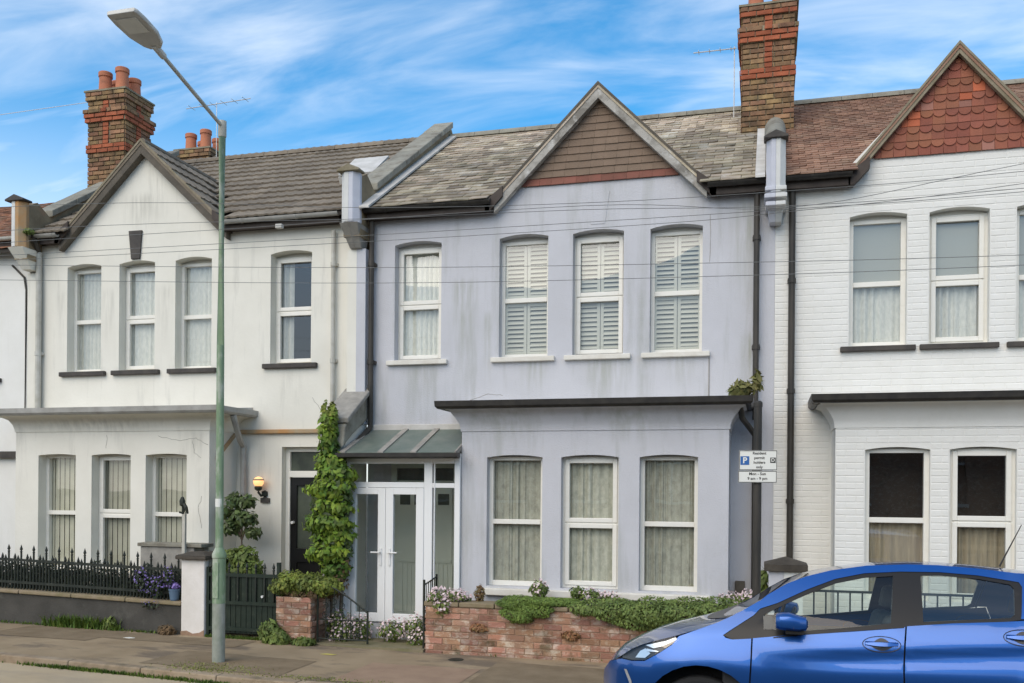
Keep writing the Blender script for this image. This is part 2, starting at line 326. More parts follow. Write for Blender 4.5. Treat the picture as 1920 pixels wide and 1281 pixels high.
def streaks(m, lst, colr):
    """run-down stains with places of their own: (x, half width, z low, z high, amount)"""
    t = m.node_tree; l = t.links; b = t.nodes['Principled BSDF']; src = b.inputs['Base Color'].links[0].from_socket
    sx = nn(t, 'ShaderNodeSeparateXYZ'); pos = nn(t, 'ShaderNodeNewGeometry').outputs['Position']; l.new(pos, sx.inputs[0])
    mpn = nn(t, 'ShaderNodeMapping'); mpn.inputs['Scale'].default_value = (9, 9, .8); l.new(pos, mpn.inputs[0]); n = nn(t, 'ShaderNodeTexNoise', inp={'Scale': 2.0, 'Detail': 6.0}); l.new(mpn.outputs[0], n.inputs['Vector'])
    nf = nn(t, 'ShaderNodeMapRange', inp={1: .36, 2: .66, 3: 0, 4: 1}); l.new(n.outputs['Fac'], nf.inputs[0]); acc = None
    for (x, hw, z0, z1, am) in lst:
        d = nn(t, 'ShaderNodeMath', operation='SUBTRACT', inp={1: x}); l.new(sx.outputs[0], d.inputs[0]); a = nn(t, 'ShaderNodeMath', operation='ABSOLUTE'); l.new(d.outputs[0], a.inputs[0])
        r1 = nn(t, 'ShaderNodeMapRange', inp={1: 0, 2: hw, 3: am, 4: 0}); r1.interpolation_type = 'SMOOTHSTEP'; l.new(a.outputs[0], r1.inputs[0])
        r2 = nn(t, 'ShaderNodeMapRange', inp={1: z0, 2: z1, 3: 0, 4: 1}); r2.interpolation_type = 'SMOOTHSTEP'; l.new(sx.outputs[2], r2.inputs[0])
        r3 = nn(t, 'ShaderNodeMapRange', inp={1: z1, 2: z1+.16, 3: 1, 4: 0}); r3.interpolation_type = 'SMOOTHSTEP'; l.new(sx.outputs[2], r3.inputs[0])
        p = nn(t, 'ShaderNodeMath', operation='MULTIPLY'); l.new(r1.outputs[0], p.inputs[0]); l.new(r2.outputs[0], p.inputs[1]); q = nn(t, 'ShaderNodeMath', operation='MULTIPLY'); l.new(p.outputs[0], q.inputs[0]); l.new(r3.outputs[0], q.inputs[1])
        if acc is None: acc = q.outputs[0]
        else:
            mx = nn(t, 'ShaderNodeMath', operation='MAXIMUM'); l.new(acc, mx.inputs[0]); l.new(q.outputs[0], mx.inputs[1]); acc = mx.outputs[0]
    f = nn(t, 'ShaderNodeMath', operation='MULTIPLY'); l.new(acc, f.inputs[0]); l.new(nf.outputs[0], f.inputs[1])
    x_ = nn(t, 'ShaderNodeMixRGB'); x_.inputs[2].default_value = (*colr, 1); l.new(f.outputs[0], x_.inputs[0]); l.new(src, x_.inputs[1]); l.new(x_.outputs[0], b.inputs['Base Color'])
streaks(lav_render, [(-3.95,.28,3.3,4.75,.8), (-3.62,.10,3.2,4.3,.7), (-2.0,.45,3.05,3.68,.75), (-2.95,.30,3.1,3.68,.6), (-1.05,.28,3.2,3.68,.55), (-.28,.22,4.1,5.6,.85), (-.2,.20,2.95,3.9,.8), (-4.6,.35,2.85,3.68,.5), (-1.6,.5,2.45,2.95,.5), (-3.1,.5,2.5,2.95,.5)], (.33,.34,.285))
streaks(white_render, [(-9.0,.50,5.75,6.30,.7), (-8.75,.18,5.9,6.55,.6), (-9.6,.16,4.0,4.9,.55), (-8.62,.18,3.9,4.9,.6), (-10.45,.12,3.8,4.9,.5), (-7.6,.20,2.2,2.7,.55), (-7.5,.14,1.2,2.2,.4), (-9.2,1.6,2.72,2.90,.55), (-6.5,.3,3.2,3.72,.3)], (.40,.385,.33))

# ------------------------------------------------------------------ ground heights
def lerp_tab(tab, x):
    if x <= tab[0][0]: return tab[0][1]
    for (a, za_), (b, zb_) in zip(tab, tab[1:]):
        if x <= b: return za_+(zb_-za_)*(x-a)/(b-a)
    return tab[-1][1]
ZK = [(-40,.62),(-8.2,.127),(-6.4,.081),(-5.07,.040),(-3.5,.030),(0,.035),(8,.03),(40,-.1)]
ZR = [(-40,.53),(-8.2,.043),(-6.4,-.004),(-5.07,-.045),(-3.0,-.03),(-1,.0),(0,.015),(8,-.02),(40,-.2)]
ZW = [(-40,.50),(-10.3,.118),(-7.4,.078),(-5.4,.062),(-3.95,.037),(-1.7,.036),(8,.02),(40,-.1)]
YK = -3.45; YW = -1.3
def zpav(x, y):
    t = min(max((y-YK)/(YW-YK), 0), 1); return lerp_tab(ZK, x)*(1-t)+lerp_tab(ZW, x)*t
XS = sorted(set([-40,-30,-22,-16]+[round(-13+.25*i, 3) for i in range(76)]+[8,12,20,40]))
def sheet(name, m, ys, zf):
    b = MB(); n = len(ys)
    for x in XS:
        for y in ys: b.v.append((x, y, zf(x, y)))
    for i in range(len(XS)-1):
        for j in range(n-1): b.f.append((i*n+j, (i+1)*n+j, (i+1)*n+j+1, i*n+j+1))
    return structure(name, b, m, smooth=True)
g = MB(); g.quad((-900,-900,-1.2),(900,-900,-1.2),(900,900,-1.2),(-900,900,-1.2)); structure('ground', g, soil)
asphalt_d = mat('mirrored_dark_road', (.075,.07,.064), (.10,.094,.085), 1.5, .95, .8, 140, spec=.08, dirt2=((.2,.19,.17), .5, 70, (1,1,1), .62, .72), bdist=.005)  # unseen road made dark so the car's lower flank mirrors dark
ZROAD = lambda x, y: lerp_tab(ZR, x)+min(.05, .02*(YK-y)) if y > -10 else lerp_tab(ZR, x)+.03
sheet('light_road_edge', asphalt_r, [-4.55,-4.2,-3.9,-3.455], lambda x, y: ZROAD(x, y)+.004)  # visible road colour kept as an added strip beside the darkened road
sheet('road', asphalt_d, [-60,-30,-16,-10.4,-8,-6,-4.8,-3.9,-3.455], lambda x, y: lerp_tab(ZR, x)+min(.05, .02*(YK-y)) if y > -10 else lerp_tab(ZR, x)+.03)
sheet('pavement', asphalt_p, [-3.32,-2.9,-2.4,-1.9,-1.6,-1.3,-1.05], zpav)
patch_m = mat('tarmac_repair', (.20,.15,.095), (.26,.20,.13), 3, .95, .9, 160, spec=.08, dirt2=((.36,.30,.24), .5, 60, (1,1,1), .60, .72), bdist=.006)
patch_r = mat('reddish_tarmac_repair', (.30,.205,.14), (.36,.25,.17), 3, .95, .9, 160, spec=.08, dirt2=((.42,.34,.27), .5, 60, (1,1,1), .60, .72), bdist=.006)
for (xa, xb, ya, yb, m_) in ((-9.6, -8.1, -2.25, -1.42, patch_m), (-8.1, -6.2, -1.95, -1.48, patch_m), (-4.3, -3.0, -3.25, -2.2, patch_r), (-2.95, -1.2, -2.9, -1.75, patch_m), (-6.6, -4.9, -3.2, -2.35, patch_m)):
    b = MB(); n_ = 8
    for i in range(n_+1):
        for y in (ya, yb):
            x = xa+(xb-xa)*i/n_; yy = y+random.uniform(-.03, .03); xx = x+(random.uniform(-.03, .03) if i in (0, n_) else 0); b.v.append((xx, yy, zpav(xx, yy)+.004))
    for i in range(n_): b.f.append((2*i, 2*i+2, 2*i+3, 2*i+1))
    structure('tarmac_patch', b, m_)
kb = MB()
for x in range(-40, 40, 4): kb.box(x, x+4, -3.43, -3.34, min(lerp_tab(ZR, x), lerp_tab(ZR, x+4))-.3, min(lerp_tab(ZK, x), lerp_tab(ZK, x+4))-.03)
kerb = structure('kerb', kb, mortar)
for i in range(-16, 12):
    x0, x1 = i*.915, i*.915+.907
    b = MB(); za0, zb0 = lerp_tab(ZK, x0)+.004, lerp_tab(ZK, x1)+.004
    b.add([(x0,-3.46,za0-.16),(x1,-3.46,zb0-.16),(x1,-3.315,zb0-.16),(x0,-3.315,za0-.16),(x0,-3.45,za0),(x1,-3.45,zb0),(x1,-3.315,zb0),(x0,-3.315,za0)],
          [(0,3,2,1),(4,5,6,7),(0,1,5,4),(1,2,6,5),(2,3,7,6),(3,0,4,7)])
    part('kerb_stone', b, kerbm, kerb, bevel=.014)
gd = MB()
gd.quad((-40,-1.06,.0),(40,-1.06,.0),(40,.15,.12),(-40,.15,.12)); structure('garden_soil', gd, soil)

# ------------------------------------------------------------------ walls and windows
def arch(x0, x1, z0, zs, rise, n=8):
    pts = [(x0, z0), (x1, z0)]
    for i in range(n+1):
        t = i/n; pts.append((x1+(x0-x1)*t, zs+rise*4*t*(1-t)))
    return pts
def curtain_mb(x0, x1, y, z0, z1, folds, amp, jitter=.5, seed=0):
    r = random.Random(seed); folds = folds+r.choice((-2, -1, 0, 0, 1, 2)); amp *= r.uniform(.6, 1.15); n = max(12, folds*8); b = MB(); ph = [r.uniform(-jitter, jitter) for _ in range(n+1)]
    for i in range(n+1):
        t = i/n; x = x0+(x1-x0)*t; yy = y+amp*math.sin(2*math.pi*folds*t+ph[i]*.6+1.3*math.sin(5*t+seed))*(.7+.3*math.sin(9*t+seed))
        b.v += [(x, yy*1.0+amp*.3, z1), (x, yy, z0)]
    for i in range(n): b.f.append((2*i, 2*i+1, 2*i+3, 2*i+2))
    return b
def window(house, x0, x1, z0, zs, yw, kind, inside, rise=.06, fm=cream_upvc, rec=.10, split=.5, seed=0, sill=None, sill_ext=.10, sill_h=.065, fw=.045):
    yf = yw+rec; zt = zs+.03
    b = MB(); top = zs+.012
    b.box(x0-.01, x0+fw, yf, yf+.07, z0, top); b.box(x1-fw, x1+.01, yf, yf+.07, z0, top)
    b.box(x0+fw, x1-fw, yf, yf+.07, zs-.035, top); b.box(x0+fw, x1-fw, yf, yf+.07, z0, z0+fw+.01)
    zm = z0+(zs-z0)*split
    b.box(x0+fw, x1-fw, yf-.005, yf+.065, zm-.03, zm+.03)
    wo = part('window', b, fm, house, bevel=.004)
    hb = MB(); hb.box(x0-.01, x1+.01, yf+.035, yf+.075, top+.001, zs+rise+.06); part('head_board', hb, fm, wo)
    xi0, xi1 = x0+fw, x1-fw; parts = [(z0+fw+.01, zm-.03), (zm+.03, zs-.035)]
    if kind == 'B':
        for k, (a, c) in enumerate(parts):
            s = MB(); f2 = .055; yy = yf-.018
            a -= .024; c += .02
            e0, e1 = xi0-.018, xi1+.018
            s.box(e0, e0+f2, yy, yy+.05, a, c); s.box(e1-f2, e1, yy, yy+.05, a, c); s.box(e0+f2, e1-f2, yy, yy+.05, a, a+f2); s.box(e0+f2, e1-f2, yy, yy+.05, c-f2, c)
            part('sash', s, fm, wo, bevel=.006)
            parts[k] = (a+f2-.005, c-f2+.005)
        xi0, xi1 = xi0-.018+f2-.005, xi1+.018-f2+.005
    for a, c in parts:
        q = MB(); q.quad((xi0, yf+.03, a), (xi1, yf+.03, a), (xi1, yf+.03, c), (xi0, yf+.03, c)); part('pane', q, pane_g, wo, fixn=False)
    # dark box added to stop light leaking, standing in for the unlit room
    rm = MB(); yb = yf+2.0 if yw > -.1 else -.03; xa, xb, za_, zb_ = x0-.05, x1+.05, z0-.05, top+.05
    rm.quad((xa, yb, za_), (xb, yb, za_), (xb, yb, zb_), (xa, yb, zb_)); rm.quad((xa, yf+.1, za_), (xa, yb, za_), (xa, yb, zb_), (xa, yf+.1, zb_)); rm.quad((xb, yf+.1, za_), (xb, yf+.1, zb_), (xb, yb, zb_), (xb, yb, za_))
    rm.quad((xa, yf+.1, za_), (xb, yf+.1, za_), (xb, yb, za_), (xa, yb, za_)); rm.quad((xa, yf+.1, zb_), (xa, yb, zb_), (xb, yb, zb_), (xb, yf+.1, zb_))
    part('room_dark_box', rm, dark_room, wo, fixn=False)
    yc = yf+.085
    if inside == 'net': part('curtain', curtain_mb(x0, x1, yc, z0, top, 9, .016, seed=seed), net, wo, smooth=True, fixn=False)
    elif inside == 'netlow':
        part('curtain', curtain_mb(x0, x1, yc, z0, zm+.02, 6, .025, seed=seed), net, wo, smooth=True, fixn=False)
        q = MB(); q.box(x0, x1, yc-.03, yc-.02, zm-.02, top); part('roller_blind', q, roller, wo)
    elif inside == 'drape':
        part('curtain', curtain_mb(x0, x1, yc, z0, top, 6, .028, seed=seed, jitter=1.2), drape, wo, smooth=True, fixn=False)
    elif inside == 'beigelow':
        part('curtain', curtain_mb(x0, x1, yc, z0, zm+.03, 7, .022, seed=seed), beige_curtain, wo, smooth=True, fixn=False)
    elif inside == 'vblind':
        b = MB(); n = int((x1-x0)/.085)
        for i in range(n+1):
            xc = x0+.04+i*.085; b.quad((xc-.041, yc+.004, z0), (xc+.041, yc-.006, z0), (xc+.041, yc-.006, top), (xc-.041, yc+.004, top))
        part('vertical_blind', b, vblind, wo, stuff=True, fixn=False)
    elif inside == 'dark':
        part('curtain', curtain_mb(x0, x0+.24, yc, z0, top, 3, .03, seed=seed), net, wo, smooth=True, fixn=False)
    elif inside == 'shutter':
        for (a, c) in ((z0+.05, zm-.02), (zm+.03, zs+.0)):
            fr = MB(); ys = yf+.062; xm = (x0+x1)/2
            for xa in (x0+.03, x1-.03-.035): fr.box(xa, xa+.035, ys, ys+.03, a, c)
            fr.box(xm-.045, xm-.004, ys, ys+.03, a, c); fr.box(xm+.004, xm+.045, ys, ys+.03, a, c)
            for xa, xb in ((x0+.065, xm-.045), (xm+.045, x1-.065)):
                fr.box(xa, xb, ys, ys+.03, a, a+.05); fr.box(xa, xb, ys, ys+.03, c-.05, c)
            part('shutter_frame', fr, shut, wo)
            for xa, xb in ((x0+.065, xm-.045), (xm+.045, x1-.065)):
                n = int((c-a-.1)/.058)
                me = MB().add([(0,-.017,-.027),(0,.017,.027),(0,.011,.029),(0,-.023,-.025),(xb-xa,-.017,-.027),(xb-xa,.017,.027),(xb-xa,.011,.029),(xb-xa,-.023,-.025)],
                              [(0,1,2,3),(7,6,5,4),(0,4,5,1),(1,5,6,2),(2,6,7,3),(3,7,4,0)]).mesh('slat')
                me.materials.append(shut)
                for i in range(n):
                    o = inst('slat', me, wo, Matrix.Translation((xa, ys+.015, a+.05+(i+.5)*(c-a-.1)/n)) @ Matrix.Rotation(R(random.uniform(-4, 4)), 4, 'X'))
    if sill:
        s = MB(); s.box(x0-sill_ext, x1+sill_ext, yw-.06, yw+rec, z0-sill_h, z0-.002); part('sill', s, sill, wo, bevel=.008)
    return wo

YE = -.25
def tess_roof_z(y): return 5.80+.627*(y+.3)
PITCH = math.atan(.627); UP = Vector((0, math.cos(PITCH), math.sin(PITCH))); NRM = Vector((0, -math.sin(PITCH), math.cos(PITCH)))
RLEN = 3.7/math.cos(PITCH)

def tile_mesh(name, w_, l_, t_, m, roll=False, scallop=False):
    b = MB()
    if roll:
        prof = []
        for i in range(13):
            x = -w_/2+w_*i/12; ph = (i/12*2) % 1.0
            prof.append((x, t_+(.010*math.sin(math.pi*min(max((ph-.35)/.5, 0), 1)))))
        n = len(prof)
        for x, z in prof: b.v += [(x, 0, z), (x, l_, z-.01), (x, 0, z-t_)]
        for i in range(n-1):
            a = 3*i; c = 3*(i+1); b.f += [(a, c, c+1, a+1), (a, a+2, c+2, c)]
        b.f += [(0, 1, 2), (3*n-3, 3*n-1, 3*n-2)]
    elif scallop:
        pts = [(-w_/2, l_), (-w_/2, w_*.42)]+[(-w_/2+w_*(.5-.5*math.cos(math.pi*i/8)), w_*.42-w_*.42*math.sin(math.pi*i/8)) for i in range(1, 8)]+[(w_/2, w_*.42), (w_/2, l_)]
        b.prism_xy([(x, y) for x, y in pts], 0, t_)
    else:
        j = lambda: random.uniform(-.008, .008)
        b.add([(-w_/2, j(), 0), (w_/2, j(), 0), (w_/2, l_, 0), (-w_/2, l_, 0), (-w_/2+.002, j()*.3, t_), (w_/2-.002, j()*.3, t_), (w_/2, l_, t_*.4), (-w_/2, l_, t_*.4)],
              [(4,5,6,7),(0,1,5,4),(1,2,6,5),(2,3,7,6),(3,0,4,7)])
        me = b.mesh(name); bm = bmesh.new(); bm.from_mesh(me); bm.to_mesh(me); bm.free(); me.materials.append(m); return me
    me = b.mesh(name); me.materials.append(m)
    bm = bmesh.new(); bm.from_mesh(me); bmesh.ops.recalc_face_normals(bm, faces=bm.faces); bm.to_mesh(me); bm.free()
    return me
def lay_tiles(roof, meshes, x0, x1, gauge, w_, skip, limit=300, m=None, o0=None, u=Vector((1,0,0)), up=UP, n=NRM, length=RLEN, name='roof_tile', lift=.012, tilt=3.0, wob=.6, bond=.5):
    """rows of tiles: the first `limit` become objects, the rest one joined mesh"""
    rows = int(length/gauge); rest = MB(); cnt = 0
    for r_ in range(rows+1):
        off = (r_ % 2)*bond*w_
        k = 0; x = x0-off
        while x < x1-1e-4:
            xa, xb = max(x, x0), min(x+w_, x1); x += w_
            if xb-xa < .03: continue
            p = o0+u*((xa+xb)/2)+up*(r_*gauge)+n*lift
            if skip and skip(p): continue
            tl = R(tilt+random.uniform(-wob, wob)); rl = R(random.uniform(-wob, wob))
            M = basis(p, u, up, n) @ Matrix.Rotation(-tl, 4, 'X') @ Matrix.Rotation(rl, 4, 'Y') @ Matrix.Rotation(R(random.uniform(-wob, wob)*.8), 4, 'Z')
            sc = (xb-xa-.004)/w_
            M = M @ Matrix.Diagonal((sc, 1, 1, 1))
            me = random.choice(meshes)
            if cnt < limit: inst(name, me, roof, M); cnt += 1
            else:
                b0 = len(rest.v); rest.v += [tuple(M @ v.co) for v in me.vertices]; rest.f += [tuple(b0+i for i in pl.vertices) for pl in me.polygons]
    if rest.v: part(name, rest, m, roof, stuff=True, fixn=False)

def brick_meshes(name, m, l=.215, h=.065, d=.1025, k=4, j=.004, pr=.012):
    out_ = []
    for _ in range(k):
        q = lambda: random.uniform(-j, j)
        b = MB().add([(-l/2, 0, -h/2), (l/2, 0, -h/2), (l/2, 0, h/2), (-l/2, 0, h/2), (-l/2+.004+q(), -pr+q()*.8, -h/2+.004+q()), (l/2-.004+q(), -pr+q()*.8, -h/2+.004+q()), (l/2-.004+q(), -pr+q()*.8, h/2-.004+q()), (-l/2+.004+q(), -pr+q()*.8, h/2-.004+q())],
                     [(4,5,6,7),(0,1,5,4),(1,2,6,5),(2,3,7,6),(3,0,4,7)])
        me = b.mesh(name); me.materials.append(m); out_.append(me)
    return out_
def lay_bricks(owner, meshes, origin, u, nrm, length, z0, z1, skip=None, limit=300, name='brick', l=.225, h=.075, rest_m=None, start=0, ch=None):
    """courses of bricks on the plane through origin, spanned by u and z, facing nrm; meshes may be a function of (s,z)"""
    rows = int(round((z1-z0)/h)); cnt = start; rest = MB()
    M3 = lambda p: basis(p, u, -nrm, Vector((0,0,1)))
    for r_ in range(rows):
        zc = z0+(r_+.5)*h; s = -(r_ % 2)*l/2
        while s < length-.02:
            a, c = max(s, 0), min(s+l, length); s += l
            if c-a < .03: continue
            segs = [(a, c)]
            if skip: segs = skip(a, c, zc)
            for (a1, c1) in segs:
                if c1-a1 < .025: continue
                fam = meshes(.5*(a1+c1), zc) if callable(meshes) else meshes
                me = random.choice(fam); sc = (c1-a1-.010)/.215
                M = M3(origin+u*(.5*(a1+c1))+Vector((0,0,1))*zc) @ Matrix.Diagonal((sc, 1, h/.075, 1))
                if cnt < limit: inst(name, me, owner, M); cnt += 1
                else:
                    b0 = len(rest.v); rest.v += [tuple(M @ v.co) for v in me.vertices]; rest.f += [tuple(b0+i for i in pl.vertices) for pl in me.polygons]
    if rest.v: part(name, rest, rest_m, owner, stuff=True, fixn=False)
    return cnt
X_, Y_, Z_ = Vector((1,0,0)), Vector((0,1,0)), Vector((0,0,1))

def downpipe(house, x, y, z0, z1, m, r=.034, name='downpipe'):
    b = MB(); b.tube([(x, y, z0), (x, y, z1)], r, 10)
    for z in np.arange(z0+.9, z1-.2, 1.35):
        b.lathe((x, y, z), [(r, -.03), (r+.009, -.03), (r+.009, .03), (r, .03)], 10); b.box(x-.05, x+.05, y+.02, .002, z-.02, z+.02)
    return part(name, b, m, house, smooth=True)
def gutter(house, x0, x1, y, z, m, r=.055):
    b = MB(); n = 8; prof = [(y+r*math.cos(math.pi+math.pi*i/n), z+r*math.sin(math.pi+math.pi*i/n)) for i in range(n+1)]+[(y+r-.008, z), (y+r-.014, z-.02), (y-r+.014, z-.02), (y-r+.008, z)]
    b.prism_yz(prof, x0, x1); o = part('gutter', b, m, house, smooth=True)
    for x in np.arange(x0+.3, x1, .85):
        c = MB(); pr_ = [(y+(r+.006)*math.cos(math.pi+math.pi*i/n), z+(r+.006)*math.sin(math.pi+math.pi*i/n)) for i in range(n+1)]
        c.prism_yz(pr_, x, x+.03); part('bracket', c, m, o)
    return o
def chimney(house, xc, yf, wd, dp, z0, z1, band=True, n_pots=4, faces='FR', pots_h=(.36,.40,.33,.34), lim=300):
    """brick stack; its mortar core carries the bricks and the pots"""
    x0, x1 = xc-wd/2, xc+wd/2; yb = yf+dp
    core = MB(); core.box(x0+.012, x1-.012, yf+.012, yb-.012, z0, z1-.02)
    H = z1-z0
    def over(zz):
        d = z1-zz
        if not band: return .03 if d < .16 else 0
        if d < .15: return .03
        if d < .29: return .0
        if d < .44: return .065 - .02*((d-.29)/.15)
        if d < .53: return .035
        if d < .93: return 0
        if d < 1.04: return .022
        return 0
    rows = int(H/.075)
    core_o = part('chimney', core, mortar, house)
    stock = brick_meshes('stock_brick', stock_brick); red = brick_meshes('red_brick', red_brick)
    cnt = 0
    for r_ in range(rows):
        zc = z0+(r_+.5)*.075; o = over(zc); d = z1-zc
        isred = band and (.36 < d < .53 or .93 < d < 1.04 or .12 < d < .17)
        sides = []
        if 'F' in faces: sides.append((Vector((x0-o, yf-o, 0)), X_, -Y_, wd+2*o))
        if 'R' in faces: sides.append((Vector((x1+o, yf-o, 0)), Y_, X_, dp+2*o))
        if 'L' in faces: sides.append((Vector((x0-o, yb+o, 0)), -Y_, -X_, dp+2*o))
        for fi, (og, u, nr, ln) in enumerate(sides):
            mid = ln/2
            def sk(a, c, z, mid=mid, d=d):
                return [(a, c)]
            fam = red if isred else stock
            if not isred and band and (d < .93) and d > .17:
                def sk(a, c, z, mid=mid):
                    res = []
                    for p, q in ((a, min(c, mid-.06)), (max(a, mid+.06), c)):
                        if q-p > .025: res.append((p, q))
                    return res
                M = basis(og+u*mid+Z_*zc+nr*.008, u, -nr, Z_) @ Matrix.Diagonal((.11/.215, 1, 1, 1)); inst('brick', random.choice(red), core_o, M)
            # one course
            s = -(r_ % 2)*.1125
            while s < ln-.02:
                a, c = max(s, 0), min(s+.225, ln); s += .225
                for a1, c1 in sk(a, c, zc):
                    if c1-a1 < .025: continue
                    M = basis(og+u*(.5*(a1+c1))+Z_*zc, u, -nr, Z_) @ Matrix.Diagonal(((c1-a1-.010)/.215, 1, 1, 1))
                    inst('brick', random.choice(fam), core_o, M); cnt += 1
        if o > 0:   # body of the oversailing course behind its bricks
            pass
    # oversail bodies
    ob = MB(); last = None; r0 = 0
    for r_ in range(rows+1):
        o = round(over(z0+(r_+.5)*.075), 3) if r_ < rows else None
        if o != last:
            if last: ob.box(x0-last+.010, x1+last-.010, yf-last+.010, yb+last-.010, z0+r0*.075+.004, z0+r_*.075-.004)
            last = o; r0 = r_
    if ob.v: part('oversailing_course', ob, mortar, core_o)
    fl = MB(); o = .05
    zt = z0+rows*.075
    fl.add([(x0-o, yf-o, zt), (x1+o, yf-o, zt), (x1+o, yb+o, zt), (x0-o, yb+o, zt), (x0-o, yf-o, zt+.03), (x1+o, yf-o, zt+.03), (x1+o, yb+o, zt+.03), (x0-o, yb+o, zt+.03), (x0+.12, yf+.12, zt+.10), (x1-.12, yf+.12, zt+.10), (x1-.12, yb-.12, zt+.10), (x0+.12, yb-.12, zt+.10)],
           [(0,3,2,1),(0,1,5,4),(1,2,6,5),(2,3,7,6),(3,0,4,7),(4,5,9,8),(5,6,10,9),(6,7,11,10),(7,4,8,11),(8,9,10,11)])
    part('flaunching', fl, flaunch, core_o)
    for i in range(n_pots):
        px = xc+(-.18 if i % 2 == 0 else .16); py = yf+.2+(dp-.38)*(i//2)/max(1, (n_pots-1)//2)
        hp = pots_h[i % len(pots_h)]
        b = MB().lathe((px, py, zt+.06), [(.118, 0), (.112, .04), (.102, hp-.09), (.118, hp-.08), (.118, hp-.01), (.108, hp), (.088, hp), (.086, .1)], 16)
        part('chimney_pot', b, clay_pot, core_o, smooth=True)
    return core_o

def ridge(house, x0, x1, m):
    y, z = 3.4, tess_roof_z(3.4)+.03; n = int((x1-x0)/.45); ln = (x1-x0)/n
    b = MB(); k = 6; pr_ = [(y+.11*math.cos(math.pi*i/k), z-.05+.10*math.sin(math.pi*i/k)) for i in range(k+1)]
    b.prism_yz(pr_, -ln/2+.003, ln/2-.003); me = b.mesh('ridge_tile', (0, y, z)); me.materials.append(m)
    return [Matrix.Translation((x0+(i+.5)*ln, y, z)) for i in range(n)], me
def roof_base(house, x0, x1, m=None, gap=None, zfun=None):
    b = MB(); t = .05; zf = zfun or tess_roof_z
    for xa, xb, ya in ([(x0, x1, YE+.02)] if not gap else [(x0, gap[0], YE+.02), (gap[0]+.001, gap[1]-.001, .25), (gap[1], x1, YE+.02)]):
        yb = 3.4; za_, zb_, ze = zf(ya)-.01, zf(yb)-.01, zf(-.3)
        b.prism_yz([(ya, za_), (yb, zb_), (yb+3.4, ze), (yb+3.4, ze-t), (yb, zb_-t), (ya, za_-t)], xa, xb)
    return part('roof', b, m or dark_room, house)
def gable_roof(house, xa, z_apex, slope, hw, y0, m, th=.07):
    """little cross gable roof running back into the main roof"""
    b = MB(); yb = (z_apex-5.80)/.627-.3; yl = .05
    for s in (-1, 1):
        xe = xa+s*hw; ze = z_apex-slope*hw; ye = max((ze-5.80)/.627-.3, y0+.06)
        b.add([(xa, y0, z_apex), (xe, y0, ze), (xe, ye, ze), (xa, yb, z_apex), (xa, y0, z_apex-th), (xe, y0, ze-th), (xe, ye, ze-th), (xa, yb, z_apex-th)],
              [(0,1,2,3),(7,6,5,4),(0,4,5,1),(1,5,6,2),(2,6,7,3),(3,7,4,0)])
    return part('gable_roof', b, m, house), yb
def barge(house, xa, z_apex, slope, hw, y0, y1, drop, m, name='bargeboard', cap=None):
    for s in (-1, 1):
        b = MB(); xe = xa+s*hw; ze = z_apex-slope*hw; k = drop*math.sqrt(1+slope*slope)
        b.prism_xz([(xa, z_apex), (xe, ze), (xe-s*0.0, ze-k), (xa, z_apex-k)], y0, y1); part(name, b, m, house, bevel=.004)
        if cap:
            c = MB(); e = .035
            c.prism_xz([(xa, z_apex+e), (xe+s*.02, ze+e-slope*.02), (xe+s*.02, ze-.003-slope*.02), (xa, z_apex-.003)], y0-.02, y1+.04); part('verge', c, cap, house)
def bay(house, x0, x1, zt, yb, holes, m, inner=True, gm=black_gutter, side_m=None, g_over=.24, cove_m=None):
    b = MB(); b.slab([(x0, -.1), (x1, -.1), (x1, zt), (x0, zt)], holes, yb, .25); o = part('bay_front', b, m, house)
    c = MB(); c.box(x0, x0+.2, yb+.2, .0, -.1, zt); c.box(x1-.2, x1, yb+.2, .0, -.1, zt); part('bay_side', c, side_m or m, house)
    path = [(x0, 0), (x0, yb), (x1, yb), (x1, 0)]
    cv = MB(); gz = 3.04
    cv.sweep(path, [(-.02, zt-.20), (.012, zt-.20), (.014, zt-.16), (.03, zt-.10), (.07, zt-.03), (.13, gz-.035), (g_over-.05, gz-.015), (g_over-.05, gz+.03), (-.02, gz+.03)])
    part('cornice', cv, cove_m or m, house, smooth=True, sharp=50)
    gt = MB(); gt.sweep(path, [(g_over-.055, gz+.032), (g_over-.055, gz-.005), (g_over-.03, gz-.022), (g_over+.01, gz-.018), (g_over+.035, gz+.01), (g_over+.04, gz+.078), (g_over+.028, gz+.078), (g_over+.02, gz+.032)])
    part('bay_gutter', gt, gm, house, smooth=True)
    rf = MB(); e = g_over-.05
    rf.add([(x0-e, yb-e, gz+.04), (x1+e, yb-e, gz+.04), (x1+e, -.002, gz+.13), (x0-e, -.002, gz+.13), (x0-e, yb-e, gz+.031), (x1+e, yb-e, gz+.031), (x1+e, -.002, gz+.031), (x0-e, -.002, gz+.031)], [(0,1,2,3),(0,4,5,1),(1,5,6,2),(3,7,4,0),(4,7,6,5)])
    part('bay_roof', rf, lead, house)
    return o
def eave(house, x0, x1, fm, gm, g=True):
    b = MB(); b.box(x0, x1, -.17, -.145, 5.70, 5.82); b.box(x0, x1, -.145, -.002, 5.722, 5.74); part('fascia', b, fm, house)
    if g: gutter(house, x0-.02, x1+.02, -.225, 5.825, gm, .05)

